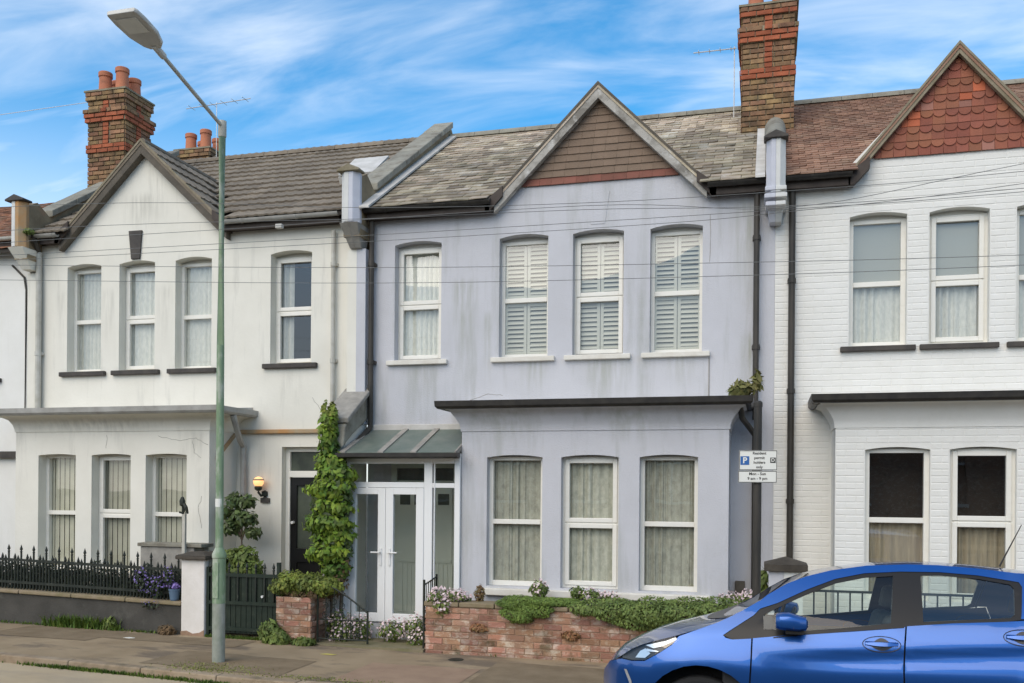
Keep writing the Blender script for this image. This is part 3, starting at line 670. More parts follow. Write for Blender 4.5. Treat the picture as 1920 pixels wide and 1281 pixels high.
def parapet(house, xc, hw_, right_m, left_m, y_top=3.45, cap_round=False, dip=True, y0=-.30):
    zf = lambda y: 6.21+.645*(y-.15)
    pts = [(y0, 5.45), (y0, 6.25), (-.10, 6.36), (.15, zf(.15)), (.30, zf(.30))] if dip else [(y0, 5.45), (y0, 6.2), (.3, zf(.3))]
    pts += [(y_top, zf(3.4)), (y_top+.12, zf(3.4)-.10), (y_top+.3, zf(3.4)-.30), (y_top+3.6, 5.9), (y_top+3.6, 5.45)]
    b = MB(); b.prism_yz(pts, xc-hw_, xc+hw_); o = part('party_parapet', b, right_m, house)
    n = 6; ya = .15
    for i in range(n):
        y0_, y1_ = ya+(3.4-ya)*i/n+.004, ya+(3.4-ya)*(i+1)/n-.004; c = MB()
        z0_, z1_ = zf(y0_), zf(y1_); e = .05; zz = random.uniform(-.006, .006)
        c.prism_yz([(y0_, z0_+.002), (y1_, z1_+.002), (y1_, z1_+.105+zz), (y0_, z0_+.105+zz)], xc-hw_-e, xc+hw_+e)
        part('coping_stone', c, coping, o, bevel=.012)
    return o
def flashing(house, xa, xb):
    b = MB(); ya, yb = -.36, 3.38
    b.prism_yz([(ya, tess_roof_z(ya)+.045), (yb, tess_roof_z(yb)+.045), (yb, tess_roof_z(yb)+.075), (ya, tess_roof_z(ya)+.075)], xa, xb); part('flashing', b, lead, house)

def pilaster(house, xc, lm, rm, z0=5.62, z1=6.30, hw_=.135, yf=-.42, cap_m=coping, corbel_m=None, rings=False):
    hx = hw_
    for s, m in ((-1, lm), (1, rm)):
        b = MB(); plan = [(xc, yf), (xc+s*hx*.45, yf), (xc+s*hx, yf+.08), (xc+s*hx, -.28), (xc, -.28)]
        if s < 0: plan = plan[::-1]
        b.prism_xy(plan, z0, z1); part('pilaster', b, m, house, bevel=.006)
        c = MB(); k = .62; base = [(xc, yf+.0), (xc+s*hx*1.0, yf), (xc+s*hx*1.0, -.003), (xc, -.003)]; low = [(xc, yf+.22), (xc+s*hx*k, yf+.24), (xc+s*hx*k, -.003), (xc, -.003)]
        n4 = 4; zb = z0-.30
        c.add([(x, y, z0-.004) for x, y in base]+[(x, y, zb) for x, y in low], [(0,1,2,3),(7,6,5,4),(0,4,5,1),(1,5,6,2),(2,6,7,3),(3,7,4,0)])
        part('corbel', c, corbel_m or m, house, bevel=.006)
        if rings:
            for zr, e in ((z0+.02, .012), (z0-.07, .02), (z0-.16, .004)):
                q = MB(); pl = [(xc, yf-e), (xc+s*(hx+e), yf-e), (xc+s*(hx+e), -.1), (xc, -.1)]
                if s < 0: pl = pl[::-1]
                q.prism_xy(pl, zr, zr+.05); part('moulding', q, m, house, bevel=.008)
    t = MB(); e = .03
    t.prism_xz([(xc-hx-e, z1+.002), (xc+hx+e, z1+.002), (xc+hx+e, z1+.03), (xc, z1+.10), (xc-hx-e, z1+.03)], yf-.03, -.25); part('pilaster_cap', t, cap_m, house, bevel=.008)

# ================================================================== HOUSES
PL, PM, PR = -10.93, -5.47, .09          # party lines
def hole_list(ws): return [arch(a-.0, b+.0, z0, zs+.03, .042) for a, b, z0, zs in ws]

# ------------------------------------------------------------------ left white house
hl = thing('terraced_house', 'white rendered terraced house with brown tiled roof and plain white gable behind the lamp post', 'house', (-8.2, 0, .1))
upL = [(-10.34, -9.73, 3.76, 5.33, 'A', 'net'), (-9.41, -8.79, 3.76, 5.33, 'B', 'net'), (-8.44, -7.83, 3.76, 5.33, 'A', 'net'), (-6.87, -6.22, 3.79, 5.33, 'B', 'dark')]
b = MB()
b.slab([(PL, -.1), (PM-.12, -.1), (PM-.12, 5.72), (-7.52, 5.72), (-8.96, 7.09), (-10.40, 5.72), (PL, 5.72)],
       hole_list([u[:4] for u in upL])+[[(-6.67, .1), (-5.98, .1), (-5.98, 2.60), (-6.67, 2.60)]], 0, .3)
part('wall', b, white_render, hl)
for i, u in enumerate(upL): window(hl, *u[:4], 0, u[4], u[5], seed=i, sill=dark_sill, sill_h=.07, rec=.155)
key = MB(); key.prism_xz([(-9.19, 5.42), (-9.04, 5.42), (-9.005, 5.845), (-9.235, 5.845)], -.03, -.002); part('keystone', key, dark_sill, hl, bevel=.006)
bwL = [(-10.215, -9.57, .80, 2.46, 'A'), (-9.30, -8.65, .80, 2.46, 'B'), (-8.405, -7.745, .80, 2.46, 'A')]
bay(hl, -10.615, -7.39, 3.0, -.70, [arch(a, c, z0, zs, .02) for a, c, z0, zs, _ in bwL], white_render, gm=grey_gutter, g_over=.30)
for i, u in enumerate(bwL): window(hl, *u[:4], -.70, u[4], 'vblind', rise=.02, rec=.16, seed=20+i, sill=white_sill, split=.5)
s = MB(); s.box(-7.36, -5.80, -.055, -.002, 2.79, 2.85); part('string_course', s, rust, hl, bevel=.01)
s = MB(); s.prism_yz([(-.55, 2.40), (-.03, 2.80), (-.03, 2.85), (-.55, 2.45)], -7.388, -7.35); part('drip_moulding', s, rust, hl)
# door
fr = MB(); yd = .11
fr.box(-6.668, -6.60, yd, yd+.08, .1, 2.598); fr.box(-6.05, -5.982, yd, yd+.08, .1, 2.598); fr.box(-6.60, -6.05, yd, yd+.08, 2.535, 2.598); fr.box(-6.60, -6.05, yd-.02, yd+.08, 2.17, 2.26)
dfo = part('door_frame', fr, cream_upvc, hl, bevel=.005)
q = MB(); q.quad((-6.60, yd+.04, 2.26), (-6.05, yd+.04, 2.26), (-6.05, yd+.04, 2.535), (-6.60, yd+.04, 2.535)); part('fanlight', q, door_glass, dfo, fixn=False)
dr = MB(); dr.slab([(-6.598, .15), (-6.052, .15), (-6.052, 2.168), (-6.598, 2.168)], [[(-6.50, 1.15), (-6.15, 1.15), (-6.15, 2.05), (-6.50, 2.05)], [(-6.50, .3), (-6.15, .3), (-6.15, .95), (-6.50, .95)]], yd+.02, .045)
dd = part('front_door', dr, black_door, hl, bevel=.004)
q = MB(); q.quad((-6.50, yd+.05, 1.15), (-6.15, yd+.05, 1.15), (-6.15, yd+.05, 2.05), (-6.50, yd+.05, 2.05)); part('door_pane', q, door_glass, dd, fixn=False)
q = MB(); q.box(-6.50, -6.15, yd+.04, yd+.055, .3, .95); part('door_panel', q, black_door, dd)
q = MB(); q.tube([(-6.55, yd+.02, 1.52), (-6.55, yd-.03, 1.52)], .022, 10); part('knocker', q, chrome, dd, smooth=True)
st = MB(); st.box(-6.75, -5.9, -.35, .12, .05, .2); part('doorstep', st, path_m, hl, bevel=.01)
# gable + roof
gro, yb = gable_roof(hl, -8.96, 7.15, .94, 1.47, -.13, conc_tile)
barge(hl, -8.96, 7.135, .94, 1.44, -.12, -.003, .135, lbrown_board, cap=timber_verge)
def skipL(p):
    h = 7.15-.94*abs(p.x+8.96); return h > p.z+.05 and p.y < yb+.3
rl = roof_base(hl, PL+.1, PM-.13, gap=(-10.36, -7.52))
tm = [tile_mesh('roof_tile', .30, .40, .024, conc_tile, roll=True) for _ in range(1)]
O = Vector((0, YE, tess_roof_z(YE)))
lay_tiles(rl, tm, PL+.14, PM-.14, .335, .30, skipL, limit=290, m=conc_tile, o0=O, wob=.3, bond=0, tilt=3.2)
# right slope of the cross gable
su = Vector((0, 1, 0)); sv = Vector((-1, 0, .94)).normalized(); sn = Vector((.94, 0, 1)).normalized()
Lg = 1.47*math.sqrt(1+.92**2)
def skipG(p):
    return p.z < 5.80+.627*(p.y+.3)-.05
lay_tiles(gro, tm, -.14, yb+.1, .335, .30, skipG, limit=200, m=conc_tile, o0=Vector((-8.96+1.50, 0, 7.15-.94*1.50)), u=su, up=sv, n=sn, length=Lg-.1, bond=0, tilt=3.0, wob=.4, lift=.006)
rt = MB(); rt.tube([(-8.96, -.10, 7.13), (-8.96, yb, 7.13)], .06, 8); part('gable_ridge', rt, conc_tile, gro, smooth=True)
ms, me = ridge(hl, PL+.12, PM-.14, conc_tile)
for M in ms: inst('ridge_tile', me, rl, M)
eave(hl, -7.50, PM-.26, brown_board, grey_gutter); eave(hl, PL+.22, -10.36, brown_board, grey_gutter)
# kneelers closing the foot of each gable
for xk, sg in ((-7.55, 1), (-10.38, -1)):
    k = MB(); k.prism_xz([(xk, 5.70), (xk+sg*.06, 5.70), (xk+sg*.06, 5.84), (xk-sg*.18, 6.02), (xk-sg*.18, 5.89)], -.17, -.005); part('kneeler', k, brown_board, hl)
# roof window
rw = MB(); og = Vector((-5.95, 1.0, tess_roof_z(1.0)))
def onroof(x, s, h): p = Vector((x, 1.0, tess_roof_z(1.0)))+UP*s+NRM*h; return tuple(p)
for xa, xb, sa, sb in ((-6.28, -6.22, 0, .75), (-5.75, -5.69, 0, .75), (-6.22, -5.75, 0, .06), (-6.22, -5.75, .69, .75)):
    vs = [onroof(xa, sa, .02), onroof(xb, sa, .02), onroof(xb, sb, .02), onroof(xa, sb, .02), onroof(xa, sa, .13), onroof(xb, sa, .13), onroof(xb, sb, .13), onroof(xa, sb, .13)]
    rw.add(vs, [(0,3,2,1),(4,5,6,7),(0,1,5,4),(1,2,6,5),(2,3,7,6),(3,0,4,7)])
rwo = part('roof_window', rw, lead, hl, bevel=.006)
sa = MB(); Q = [onroof(-6.27, .0, .14), onroof(-5.70, .0, .14), onroof(-5.70, .74, .20), onroof(-6.27, .74, .20)]
Q2 = [onroof(-6.27, .0, .17), onroof(-5.70, .0, .17), onroof(-5.70, .74, .23), onroof(-6.27, .74, .23)]
sa.add(Q+Q2, [(0,3,2,1),(4,5,6,7),(0,1,5,4),(1,2,6,5),(2,3,7,6),(3,0,4,7)]); part('roof_window_sash', sa, lead, rwo)
downpipe(hl, -10.80, -.075, 3.15, 5.60, white_pipe, .042)
downpipe(hl, -5.86, -.06, 2.9, 5.62, white_pipe, .03)
hop = MB(); hop.tube([(-10.72, -.255, 5.76), (-10.74, -.2, 5.70), (-10.80, -.09, 5.62), (-10.80, -.075, 5.55)], .04, 8); part('swan_neck', hop, dk_pipe, hl, smooth=True)
dp = MB(); dp.tube([(-7.12, -.55, 3.02), (-7.12, -.5, 2.92), (-7.2, -.25, 2.7), (-7.24, -.08, 2.6), (-7.24, -.08, 1.9)], .045, 8); part('bay_downpipe', dp, grey_gutter, hl, smooth=True)
vt = MB(); vt.lathe((-6.75, 0, 5.62), [(.0, 0), (.03, .01), (.03, .06), (0, .07)], 8); 
spot = MB(); spot.box(-6.60, -6.50, -.37, -.30, 5.62, 5.68); part('security_light', spot, lead, hl, bevel=.01)
cp = chimney(hl, -10.97, 1.62, .74, .70, 6.4, 8.80, faces='FR')
chimney(hl, -11.12, 4.35, .74, .8, 6.9, 8.80, band=False, faces='FR', pots_h=(.34, .39, .33, .36))
pw = MB(); pw.box(-7.0+.13, -6.85, -.02, -.002, 1.80, 1.865); pw.prism_xz([(-6.99, 1.80), (-6.85, 1.80), (-6.85, 1.87), (-6.885, 1.872), (-6.92, 1.90), (-6.955, 1.872), (-6.99, 1.87)], -.03, -.021); part('number_plaque', pw, dark_sill, hl)
# party wall at its left with stained pilaster
parapet(hl, PL, .12, para_render, para_render)
pilaster(hl, PL+.0, pilaster_w, rust, yf=-.42, corbel_m=white_render, cap_m=dark_sill)
pb = MB(); pb.box(PL-.10, PL+.10, -.05, -.002, 0, 5.3); part('party_strip', pb, white_render, hl)

# ------------------------------------------------------------------ centre lavender house
hc = thing('terraced_house', 'lavender rendered terraced house with white glazed porch and grey slate roof', 'house', (-2.7, 0, .05))
upC = [(-4.96, -4.28, 3.78, 5.34, 'B', 'net'), (-3.46, -2.79, 3.78, 5.34, 'A', 'shutter'), (-2.46, -1.79, 3.78, 5.34, 'B', 'shutter'), (-1.45, -.79, 3.78, 5.34, 'A', 'shutter')]
GX = -2.12
b = MB(); b.slab([(PM+.13, -.1), (PR-.0, -.1), (PR-.0, 5.72), (-.66, 5.72), (GX, 7.18), (-3.58, 5.72), (PM+.13, 5.72)], hole_list([u[:4] for u in upC]), 0, .3)
part('wall', b, lav_render, hc)
for i, u in enumerate(upC): window(hc, *u[:4], 0, u[4], u[5], seed=40+i, sill=white_sill, rec=.14)
hd = MB()   # faint raised blind keystone above the middle window
hd.prism_xz([(-2.22, 5.48), (-2.04, 5.48), (-1.98, 5.90), (-2.28, 5.90)], -.006, .0); part('keystone', hd, lav_render, hc)
bwC = [(-3.40, -2.68, .80, 2.42, 'A'), (-2.443, -1.727, .80, 2.42, 'B'), (-1.474, -.777, .80, 2.42, 'A')]
bay(hc, -3.735, -.42, 2.95, -.70, [arch(a, c, z0, zs, .03) for a, c, z0, zs, _ in bwC], lav_render)
for i, u in enumerate(bwC): window(hc, *u[:4], -.70, u[4], 'drape', rise=.03, rec=.12, seed=60+i, fw=.05)
s = MB(); s.box(-3.42, -.62, -.79, -.66, .69, .775); part('bay_sill', s, white_sill, hc, bevel=.01)
# gable with hung tiles
gro, ybc = gable_roof(hc, GX, 7.27, 1.0, 1.385, -.14, slate)
barge(hc, GX, 7.245, 1.0, 1.385, -.13, -.035, .125, grey_board, cap=lbrown_board)
hang = MB(); hang.prism_xz([(GX-1.17, 6.04), (GX+1.17, 6.04), (GX, 7.21)], -.012, -.001); ho = part('tile_hanging', hang, brown_hung, hc)
tb = [tile_mesh('hung_tile', .163, .165, .014, brown_hung) for _ in range(4)]; tr = [tile_mesh('hung_tile', .163, .165, .014, dull_red) for _ in range(2)]
row = 0; z = 6.03
while z < 7.12:
    half = 1.045-(z-6.03); x = GX-half+(0 if row % 2 else -.08)
    if half < .03: break
    while x < GX+half:
        a, c = max(x, GX-half), min(x+.165, GX+half); x += .165
        if c-a < .03: continue
        M = basis(Vector(((a+c)/2, -.016, z)), X_, Z_, -Y_) @ Matrix.Rotation(R(-5+random.uniform(-.7, .7)), 4, 'X') @ Matrix.Rotation(R(random.uniform(-.6, .6)), 4, 'Z') @ Matrix.Diagonal(((c-a+.001)/.163, 1, 1, 1))
        if z+.165 > 7.17: M = M @ Matrix.Diagonal((1, max(.2, (7.17-z)/.165), 1, 1))
        inst('hung_tile', random.choice(tr if row == 0 else tb), ho, M)
    z += .095; row += 1
rc = roof_base(hc, PM+.13, PR-.02, gap=(-3.54, -.70))
ts = [tile_mesh('slate', .25, .30, .014, slate) for _ in range(6)]
def skipC(p):
    h = 7.27-abs(p.x-GX); return h > p.z+.10 and p.y < ybc+.3
lay_tiles(rc, ts, PM+.15, PR-.06, .165, .25, skipC, limit=300, m=slate, o0=O, name='slate', wob=1.5, tilt=3.0)
ms, me = ridge(hc, PM+.14, PR-.02, coping)
for M in ms: inst('ridge_tile', me, rc, M)
eave(hc, PM+.16, -3.56, brown_board, black_gutter); eave(hc, -.70, PR-.08, brown_board, black_gutter)
for xk, sg in ((-3.56, -1), (-.68, 1)):
    k = MB(); k.prism_xz([(xk, 5.70), (xk+sg*.06, 5.70), (xk+sg*.06, 5.84), (xk-sg*.18, 6.02), (xk-sg*.18, 5.89)], -.17, -.036); part('kneeler', k, brown_board, hc)
parapet(hc, PM, .125, para_render, para_render)
flashing(hc, PM+.126, PM+.27)
flashing(hc, PR-.24, PR-.125)
pilaster(hc, PM, pilaster_w, pilaster_l, corbel_m=stone_grey, cap_m=flaunch)
for s, m in ((-1, white_render), (1, lav_render)):
    c = MB(); c.box(min(PM, PM+s*.135), max(PM, PM+s*.135), -.14, -.0, 2.9, 5.32); part('party_strip', c, m, hc)
downpipe(hc, PM+.20, -.09, 2.86, 5.74, dk_pipe, .036); downpipe(hc, -.13, -.09, 2.9, 5.74, dk_pipe, .036)
ap = MB(); ap.tube([(PM+.20, -.09, 2.88), (PM+.20, -.12, 2.84), (PM+.17, -.5, 2.62)], .036, 8); part('pipe_shoe', ap, dk_pipe, hc, smooth=True)
ap = MB(); ap.tube([(-.30, -.6, 3.03), (-.28, -.45, 2.90), (-.18, -.12, 2.78), (-.13, -.09, 2.7), (-.13, -.09, .1)], .036, 8); part('bay_downpipe', ap, dk_pipe, hc, smooth=True)
vb = MB(); vb.box(-.46+.1, -.24, -.05, -.002, .68, .90); part('vent_cover', vb, lbrown_board, hc, bevel=.008)
cb = MB(); cb.tube([(-.70, -.008, 3.70), (-.70, -.008, 3.10)], .006, 6); part('cable', cb, stone_grey, hc)
# dividing wall between the two front doors with its sloped coping
dv = MB(); dv.prism_yz([(-.85, 0), (-.85, 2.40), (-.62, 2.72), (-.02, 2.95), (-.02, 0)], PM-.13, PM+.12); dvo = part('dividing_wall', dv, white_render, hc)
dc = MB(); dc.prism_yz([(-.86, 2.55), (-.80, 2.84), (-.03, 3.34), (-.03, 3.0), (-.55, 2.74)], PM-.16, PM+.16); part('sloped_coping', dc, coping, dvo, bevel=.02)
dc = MB(); dc.prism_yz([(-.78, 2.87), (-.03, 3.35), (-.03, 3.42), (-.80, 2.94)], PM-.20, PM+.20); part('coping_slab', dc, stone_grey, dvo, bevel=.015)
# porch
PY = -.75
pf = MB()
def fbox(x0, x1, z0, z1, y0=PY, t=.07): pf.box(x0, x1, y0, y0+t, z0, z1)
zb0, zt0 = .27, 2.41
fbox(-5.34, -5.27, zb0, zt0); fbox(-4.225, -4.115, zb0, zt0); fbox(-3.815, -3.742, zb0, zt0)
fbox(-5.27, -4.225, 2.34, zt0); fbox(-4.115, -3.815, 2.34, zt0); fbox(-5.27, -4.225, 2.03, 2.10); fbox(-4.115, -3.815, 2.03, 2.09); fbox(-4.115, -3.815, zb0, .40)
fbox(-4.09, -4.075, .40, 2.34, PY-.008, .03)
po = part('porch', pf, white_upvc, hc, bevel=.005, label='white framed glazed lean-to porch with double doors')
dw = MB(); dw.box(-5.34, -3.742, PY+.0, -.02, -.05, .268); part('porch_plinth', dw, lav_render, po)
for k, (xa, xb) in enumerate(((-5.27, -4.752), (-4.748, -4.225))):
    l_ = MB(); f2 = .105; z0, z1 = .29, 2.025; yy = PY-.012
    l_.box(xa, xa+f2, yy, yy+.06, z0, z1); l_.box(xb-f2, xb, yy, yy+.06, z0, z1); l_.box(xa+f2, xb-f2, yy, yy+.06, z0, z0+.11); l_.box(xa+f2, xb-f2, yy, yy+.06, z1-f2*.8, z1)
    l_.quad((xa+f2, yy+.03, z0+.11), (xb-f2, yy+.03, z0+.11), (xb-f2, yy+.03, z1-f2*.8), (xa+f2, yy+.03, z1-f2*.8))
    lo_ = part('porch_door', MB().add(l_.v[:-4], l_.f[:-1]), white_upvc, po, bevel=.005)
    q = MB(); q.quad(*l_.v[-4:]); part('porch_door_pane', q, porch_g, po, fixn=False)
    xh = xb-.06 if k == 0 else xa+.06; sg = -1 if k == 0 else 1
    h = MB(); h.box(xh-.016, xh+.016, yy-.012, yy, 1.02, 1.24); h.tube([(xh, yy-.01, 1.19), (xh, yy-.05, 1.19), (xh+sg*.12, yy-.05, 1.19)], .011, 8); part('porch_door_handle', h, chrome, po)
for (xa, xb, za_, zb_) in ((-5.27, -4.225, 2.10, 2.34), (-4.075, -3.815, 2.09, 2.34), (-4.075, -3.815, .40, 2.03)):
    q = MB(); q.quad((xa, PY+.03, za_), (xb, PY+.03, za_), (xb, PY+.03, zb_), (xa, PY+.03, zb_)); part('porch_pane', q, porch_g, po, fixn=False)
# porch roof
def pr_pt(x, t, h=0): return (x, -.01+(PY-.15)*t, 2.84-.36*t+h)
for xa, xb in ((-5.25, -4.80), (-4.72, -4.35), (-4.27, -3.76)):
    q = MB(); q.add([pr_pt(xa, 0), pr_pt(xb, 0), pr_pt(xb, 1), pr_pt(xa, 1), pr_pt(xa, 0, -.02), pr_pt(xb, 0, -.02), pr_pt(xb, 1, -.02), pr_pt(xa, 1, -.02)], [(0,3,2,1),(4,5,6,7),(0,1,5,4),(1,2,6,5),(2,3,7,6),(3,0,4,7)]); part('roof_pane', q, roof_g, po)
for xa, xb in ((-5.33, -5.25), (-4.80, -4.72), (-4.35, -4.27), (-3.76, -3.737)):
    q = MB(); q.add([pr_pt(xa, -.0, .018), pr_pt(xb, 0, .018), pr_pt(xb, 1.02, .018), pr_pt(xa, 1.02, .018), pr_pt(xa, 0, -.05), pr_pt(xb, 0, -.05), pr_pt(xb, 1.02, -.05), pr_pt(xa, 1.02, -.05)], [(0,3,2,1),(4,5,6,7),(0,1,5,4),(1,2,6,5),(2,3,7,6),(3,0,4,7)]); part('glazing_bar', q, stone_grey, po, bevel=.004)
q = MB(); q.box(-5.33, -3.74, -.05, -.004, 2.80, 2.90); part('apron_flashing', q, lead, po, bevel=.01)
gq = MB(); gq.prism_yz([(-.99, 2.47), (-.99, 2.42), (-.96, 2.40), (-.90, 2.40), (-.87, 2.42), (-.87, 2.47)], -5.36, -3.70); part('porch_gutter', gq, black_gutter, po)
fq = MB(); fq.box(-5.34, -3.742, -.86, PY+.07, 2.412, 2.47); part('porch_fascia', fq, white_upvc, po)
# inner front door seen through the glass
ind = MB(); ind.slab([(-4.97, .27), (-3.99, .27), (-3.99, 2.36), (-4.97, 2.36)], [[(-4.89, 2.13), (-4.07, 2.13), (-4.07, 2.30), (-4.89, 2.30)]], -.045, .04); io = part('inner_door_frame', ind, pale_door, hc)
q = MB(); q.box(-4.87, -4.08, -.062, -.047, .3, 2.02); di = part('inner_door', q, pale_door, hc)
for xa, xb in ((-4.83, -4.68), (-4.62, -4.34), (-4.28, -4.12)):
    q = MB(); q.quad((xa, -.066, 1.80), (xb, -.066, 1.80), (xb, -.066, 1.95), (xa, -.066, 1.95)); part('inner_door_pane', q, door_glass, di, fixn=False)
q = MB(); q.box(-4.86, -4.09, -.075, -.062, 1.02, 1.06); part('door_rail', q, pale_door, di)
q = MB()
for x in np.arange(-4.84, -4.1, .065): q.box(x, x+.058, -.070, -.062, .34, 1.0)
part('door_boarding', q, pale_door, di)
q = MB(); q.box(-3.98, -3.88, -.02, -.002, 1.60, 1.66); q.prism_xz([(-3.98, 1.66), (-3.88, 1.66), (-3.93, 1.71)], -.02, -.002); part('wall_plaque', q, dark_sill, hc)
q = MB(); q.quad((-4.89, -.01, 2.13), (-4.07, -.01, 2.13), (-4.07, -.01, 2.30), (-4.89, -.01, 2.30)); part('fanlight', q, door_glass, io, fixn=False)

# ------------------------------------------------------------------ right white brick house
hr = thing('terraced_house', 'white painted brick terraced house with scalloped red tile gable, behind the blue car', 'house', (2.9, 0, .05))
XE = 5.6; GR = 2.15
upR = [(.96, 1.61, 3.78, 5.32, 'A', 'netlow'), (1.855, 2.51, 3.78, 5.32, 'B', 'netlow'), (2.795, 3.45, 3.78, 5.32, 'A', 'netlow'), (4.3, 4.95, 3.78, 5.32, 'B', 'net')]
bwR = [(1.09, 1.775, .80, 2.50, 'A'), (1.975, 2.65, .80, 2.50, 'B'), (2.86, 3.54, .80, 2.50, 'A')]
b = MB(); b.slab([(PR+.002, -.1), (XE, -.1), (XE, 5.72), (3.40, 5.72), (3.32, 6.0), (GR, 7.22), (.98, 6.0), (.90, 5.72), (PR+.002, 5.72)], hole_list([u[:4] for u in upR]), 0, .3)
wr = part('wall', b, white_brick, hr)
for i, u in enumerate(upR): window(hr, *u[:4], 0, u[4], u[5], seed=80+i, sill=dark_sill, rec=.12, fw=.055)
byr = bay(hr, .77, 3.86, 2.95, -.70, [arch(a, c, z0, zs, .03) for a, c, z0, zs, _ in bwR], white_brick, g_over=.24)
for i, u in enumerate(bwR): window(hr, *u[:4], -.70, u[4], 'beigelow', rise=.03, rec=.07, seed=100+i, fw=.055, split=.53)
def mkskip(ws, xo, extra=None, zpad=.09):
    def f(a, c, z):
        segs = [(a, c)]
        for (w0, w1, z0, zs, *_) in ws:
            if z0-.03 < z < zs+zpad:
                ns = []
                for p, q in segs:
                    for r_, s_ in ((p, min(q, w0-xo-.006)), (max(p, w1-xo+.006), q)):
                        if s_-r_ > .02: ns.append((r_, s_))
                segs = ns
        if extra: segs = [t for p, q in segs for t in extra(p, q, z)]
        return segs
    return f
pbm = brick_meshes('painted_brick', white_brick, k=5, j=.0035)
for me in pbm:
    for v in me.vertices: v.co.y *= .28
lay_bricks(byr, pbm, Vector((.77, -.70, 0)), X_, -Y_, 3.09, .40, 2.77, skip=mkskip(bwR, .77), limit=300, rest_m=white_brick)
def gsk(p, q, z):
    if z > 5.72: 
        h = (7.15-z)/1.05
        lo_, hi_ = GR-min(h, 1.18)-PR, GR+min(h, 1.18)-PR
        if z > 6.02: return []
        p, q = max(p, lo_), min(q, hi_); return [(p, q)] if q-p > .02 else []
    if z < 3.14:
        return [(p, min(q, .77-.02-PR))] if p < .77-.05-PR else []
    if p < .245-PR+.0: p = max(p, .0)
    return [(p, q)] if q-p > .02 else []
lay_bricks(wr, pbm, Vector((PR+.003, 0, 0)), X_, -Y_, 4.3, .15, 6.08, skip=mkskip(upR, PR+.003, gsk, .075), limit=300, rest_m=white_brick)
gro, ybr = gable_roof(hr, GR, 7.29, 1.19, 1.20, -.12, red_tile)
barge(hr, GR, 7.27, 1.19, 1.20, -.11, -.04, .07, timber_verge, cap=timber_verge)
hang = MB(); hang.prism_xz([(GR-.985, 6.045), (GR+.985, 6.045), (GR, 7.21)], -.012, -.001); ho = part('tile_hanging', hang, hung_tile, hr)
tp = [tile_mesh('hung_tile', .136, .155, .014, hung_tile) for _ in range(4)]; tsc = [tile_mesh('hung_tile', .136, .155, .014, hung_tile, scallop=True)]
tred = [tile_mesh('hung_tile', .136, .155, .014, hung_red)]; tpale = [tile_mesh('hung_tile', .136, .155, .014, hung_pale)]
row = 0; z = 6.03
while z < 7.12:
    half = 1.19-(z-6.03)/1.19-.20+.0; half = (7.115-z)/1.19; x = GR-half-(0 if row % 2 else .069)
    while x < GR+half:
        a, c = max(x, GR-half), min(x+.138, GR+half); x += .138
        if c-a < .04: continue
        fam = tsc if row % 2 == 1 else tp
        rr = random.random()
        if row % 2 == 0 and rr < .06: fam = tpale
        if (row == 8 and .10 < (a+c)/2-GR < .36) or (row == 7 and .04 < (a+c)/2-GR < .16): fam = tred
        if row in (4, 5) and (a+c)/2 < GR-half+.14: fam = tred
        M = basis(Vector(((a+c)/2, -.016, z)), X_, Z_, -Y_) @ Matrix.Rotation(R(-5+random.uniform(-1, 1)), 4, 'X') @ Matrix.Rotation(R(random.uniform(-1, 1)), 4, 'Z') @ Matrix.Diagonal(((c-a-.003)/.136, 1, 1, 1))
        if z+.155 > 7.17: M = M @ Matrix.Diagonal((1, max(.2, (7.17-z)/.155), 1, 1))
        inst('hung_tile', random.choice(fam), ho, M)
    z += .0875; row += 1
rr_ = roof_base(hr, PR+.02, XE, gap=(.96, 3.34))
tpl = [tile_mesh('roof_tile', .165, .20, .016, red_tile) for _ in range(5)]
def skipR(p):
    h = 7.29-1.19*abs(p.x-GR); return h > p.z+.10 and p.y < ybr+.3
lay_tiles(rr_, tpl, PR+.12, XE, .112, .165, skipR, limit=300, m=red_tile, o0=O, wob=1.2, tilt=3.5)
ms, me = ridge(hr, PR+.1, XE, coping)
for M in ms: inst('ridge_tile', me, rr_, M)
eave(hr, PR+.13, .95, brown_board, black_gutter); eave(hr, 3.40, XE, brown_board, black_gutter)
for xk, sg in ((.99, -1), (3.31, 1)):
    k = MB(); k.prism_xz([(xk, 5.70), (xk+sg*.06, 5.70), (xk+sg*.06, 5.84), (xk-sg*.18, 6.02), (xk-sg*.18, 5.89)], -.17, -.042); part('kneeler', k, brown_board, hr)
pq = MB(); pq.prism_yz([(-.20, 5.45), (-.20, 6.05), (.2, tess_roof_z(.2)+.12), (1.9, tess_roof_z(1.9)+.10), (1.9, 6.2), (6.9, 5.45)], PR-.12, PR+.12); part('party_parapet', pq, lead, hr)
cr_ = MB(); n = 8; zc_ = 6.52
cr_.add([(PR+.115*math.cos(math.pi*i/n), -.30, 6.12+.115*math.sin(math.pi*i/n)) for i in range(n+1)]+[(PR+.15*math.cos(math.pi*i/n), 1.9, tess_roof_z(1.9)+.02+.2*math.sin(math.pi*i/n)) for i in range(n+1)], [(i, i+1, i+n+2, i+n+1) for i in range(n)]+[tuple(range(n+1))]); part('rounded_coping', cr_, coping, hr, smooth=True, sharp=60)
pilaster(hr, PR, pilaster_l, pilaster_w, z0=5.60, z1=6.24, hw_=.112, cap_m=dark_sill, rings=True)
downpipe(hr, .29, -.075, 1.0, 5.76, dk_pipe, .040)
chimney(hr, -.01, 1.88, .73, .86, 6.75, 9.02, faces='FL', n_pots=4)
chimney(hr, .07, 5.2, .78, .9, 6.9, 8.78, band=False, faces='FL')
dr = MB(); dr.box(4.25, 5.05, -.03, -.002, .15, 2.2); part('front_door', dr, dark_sill, hr)
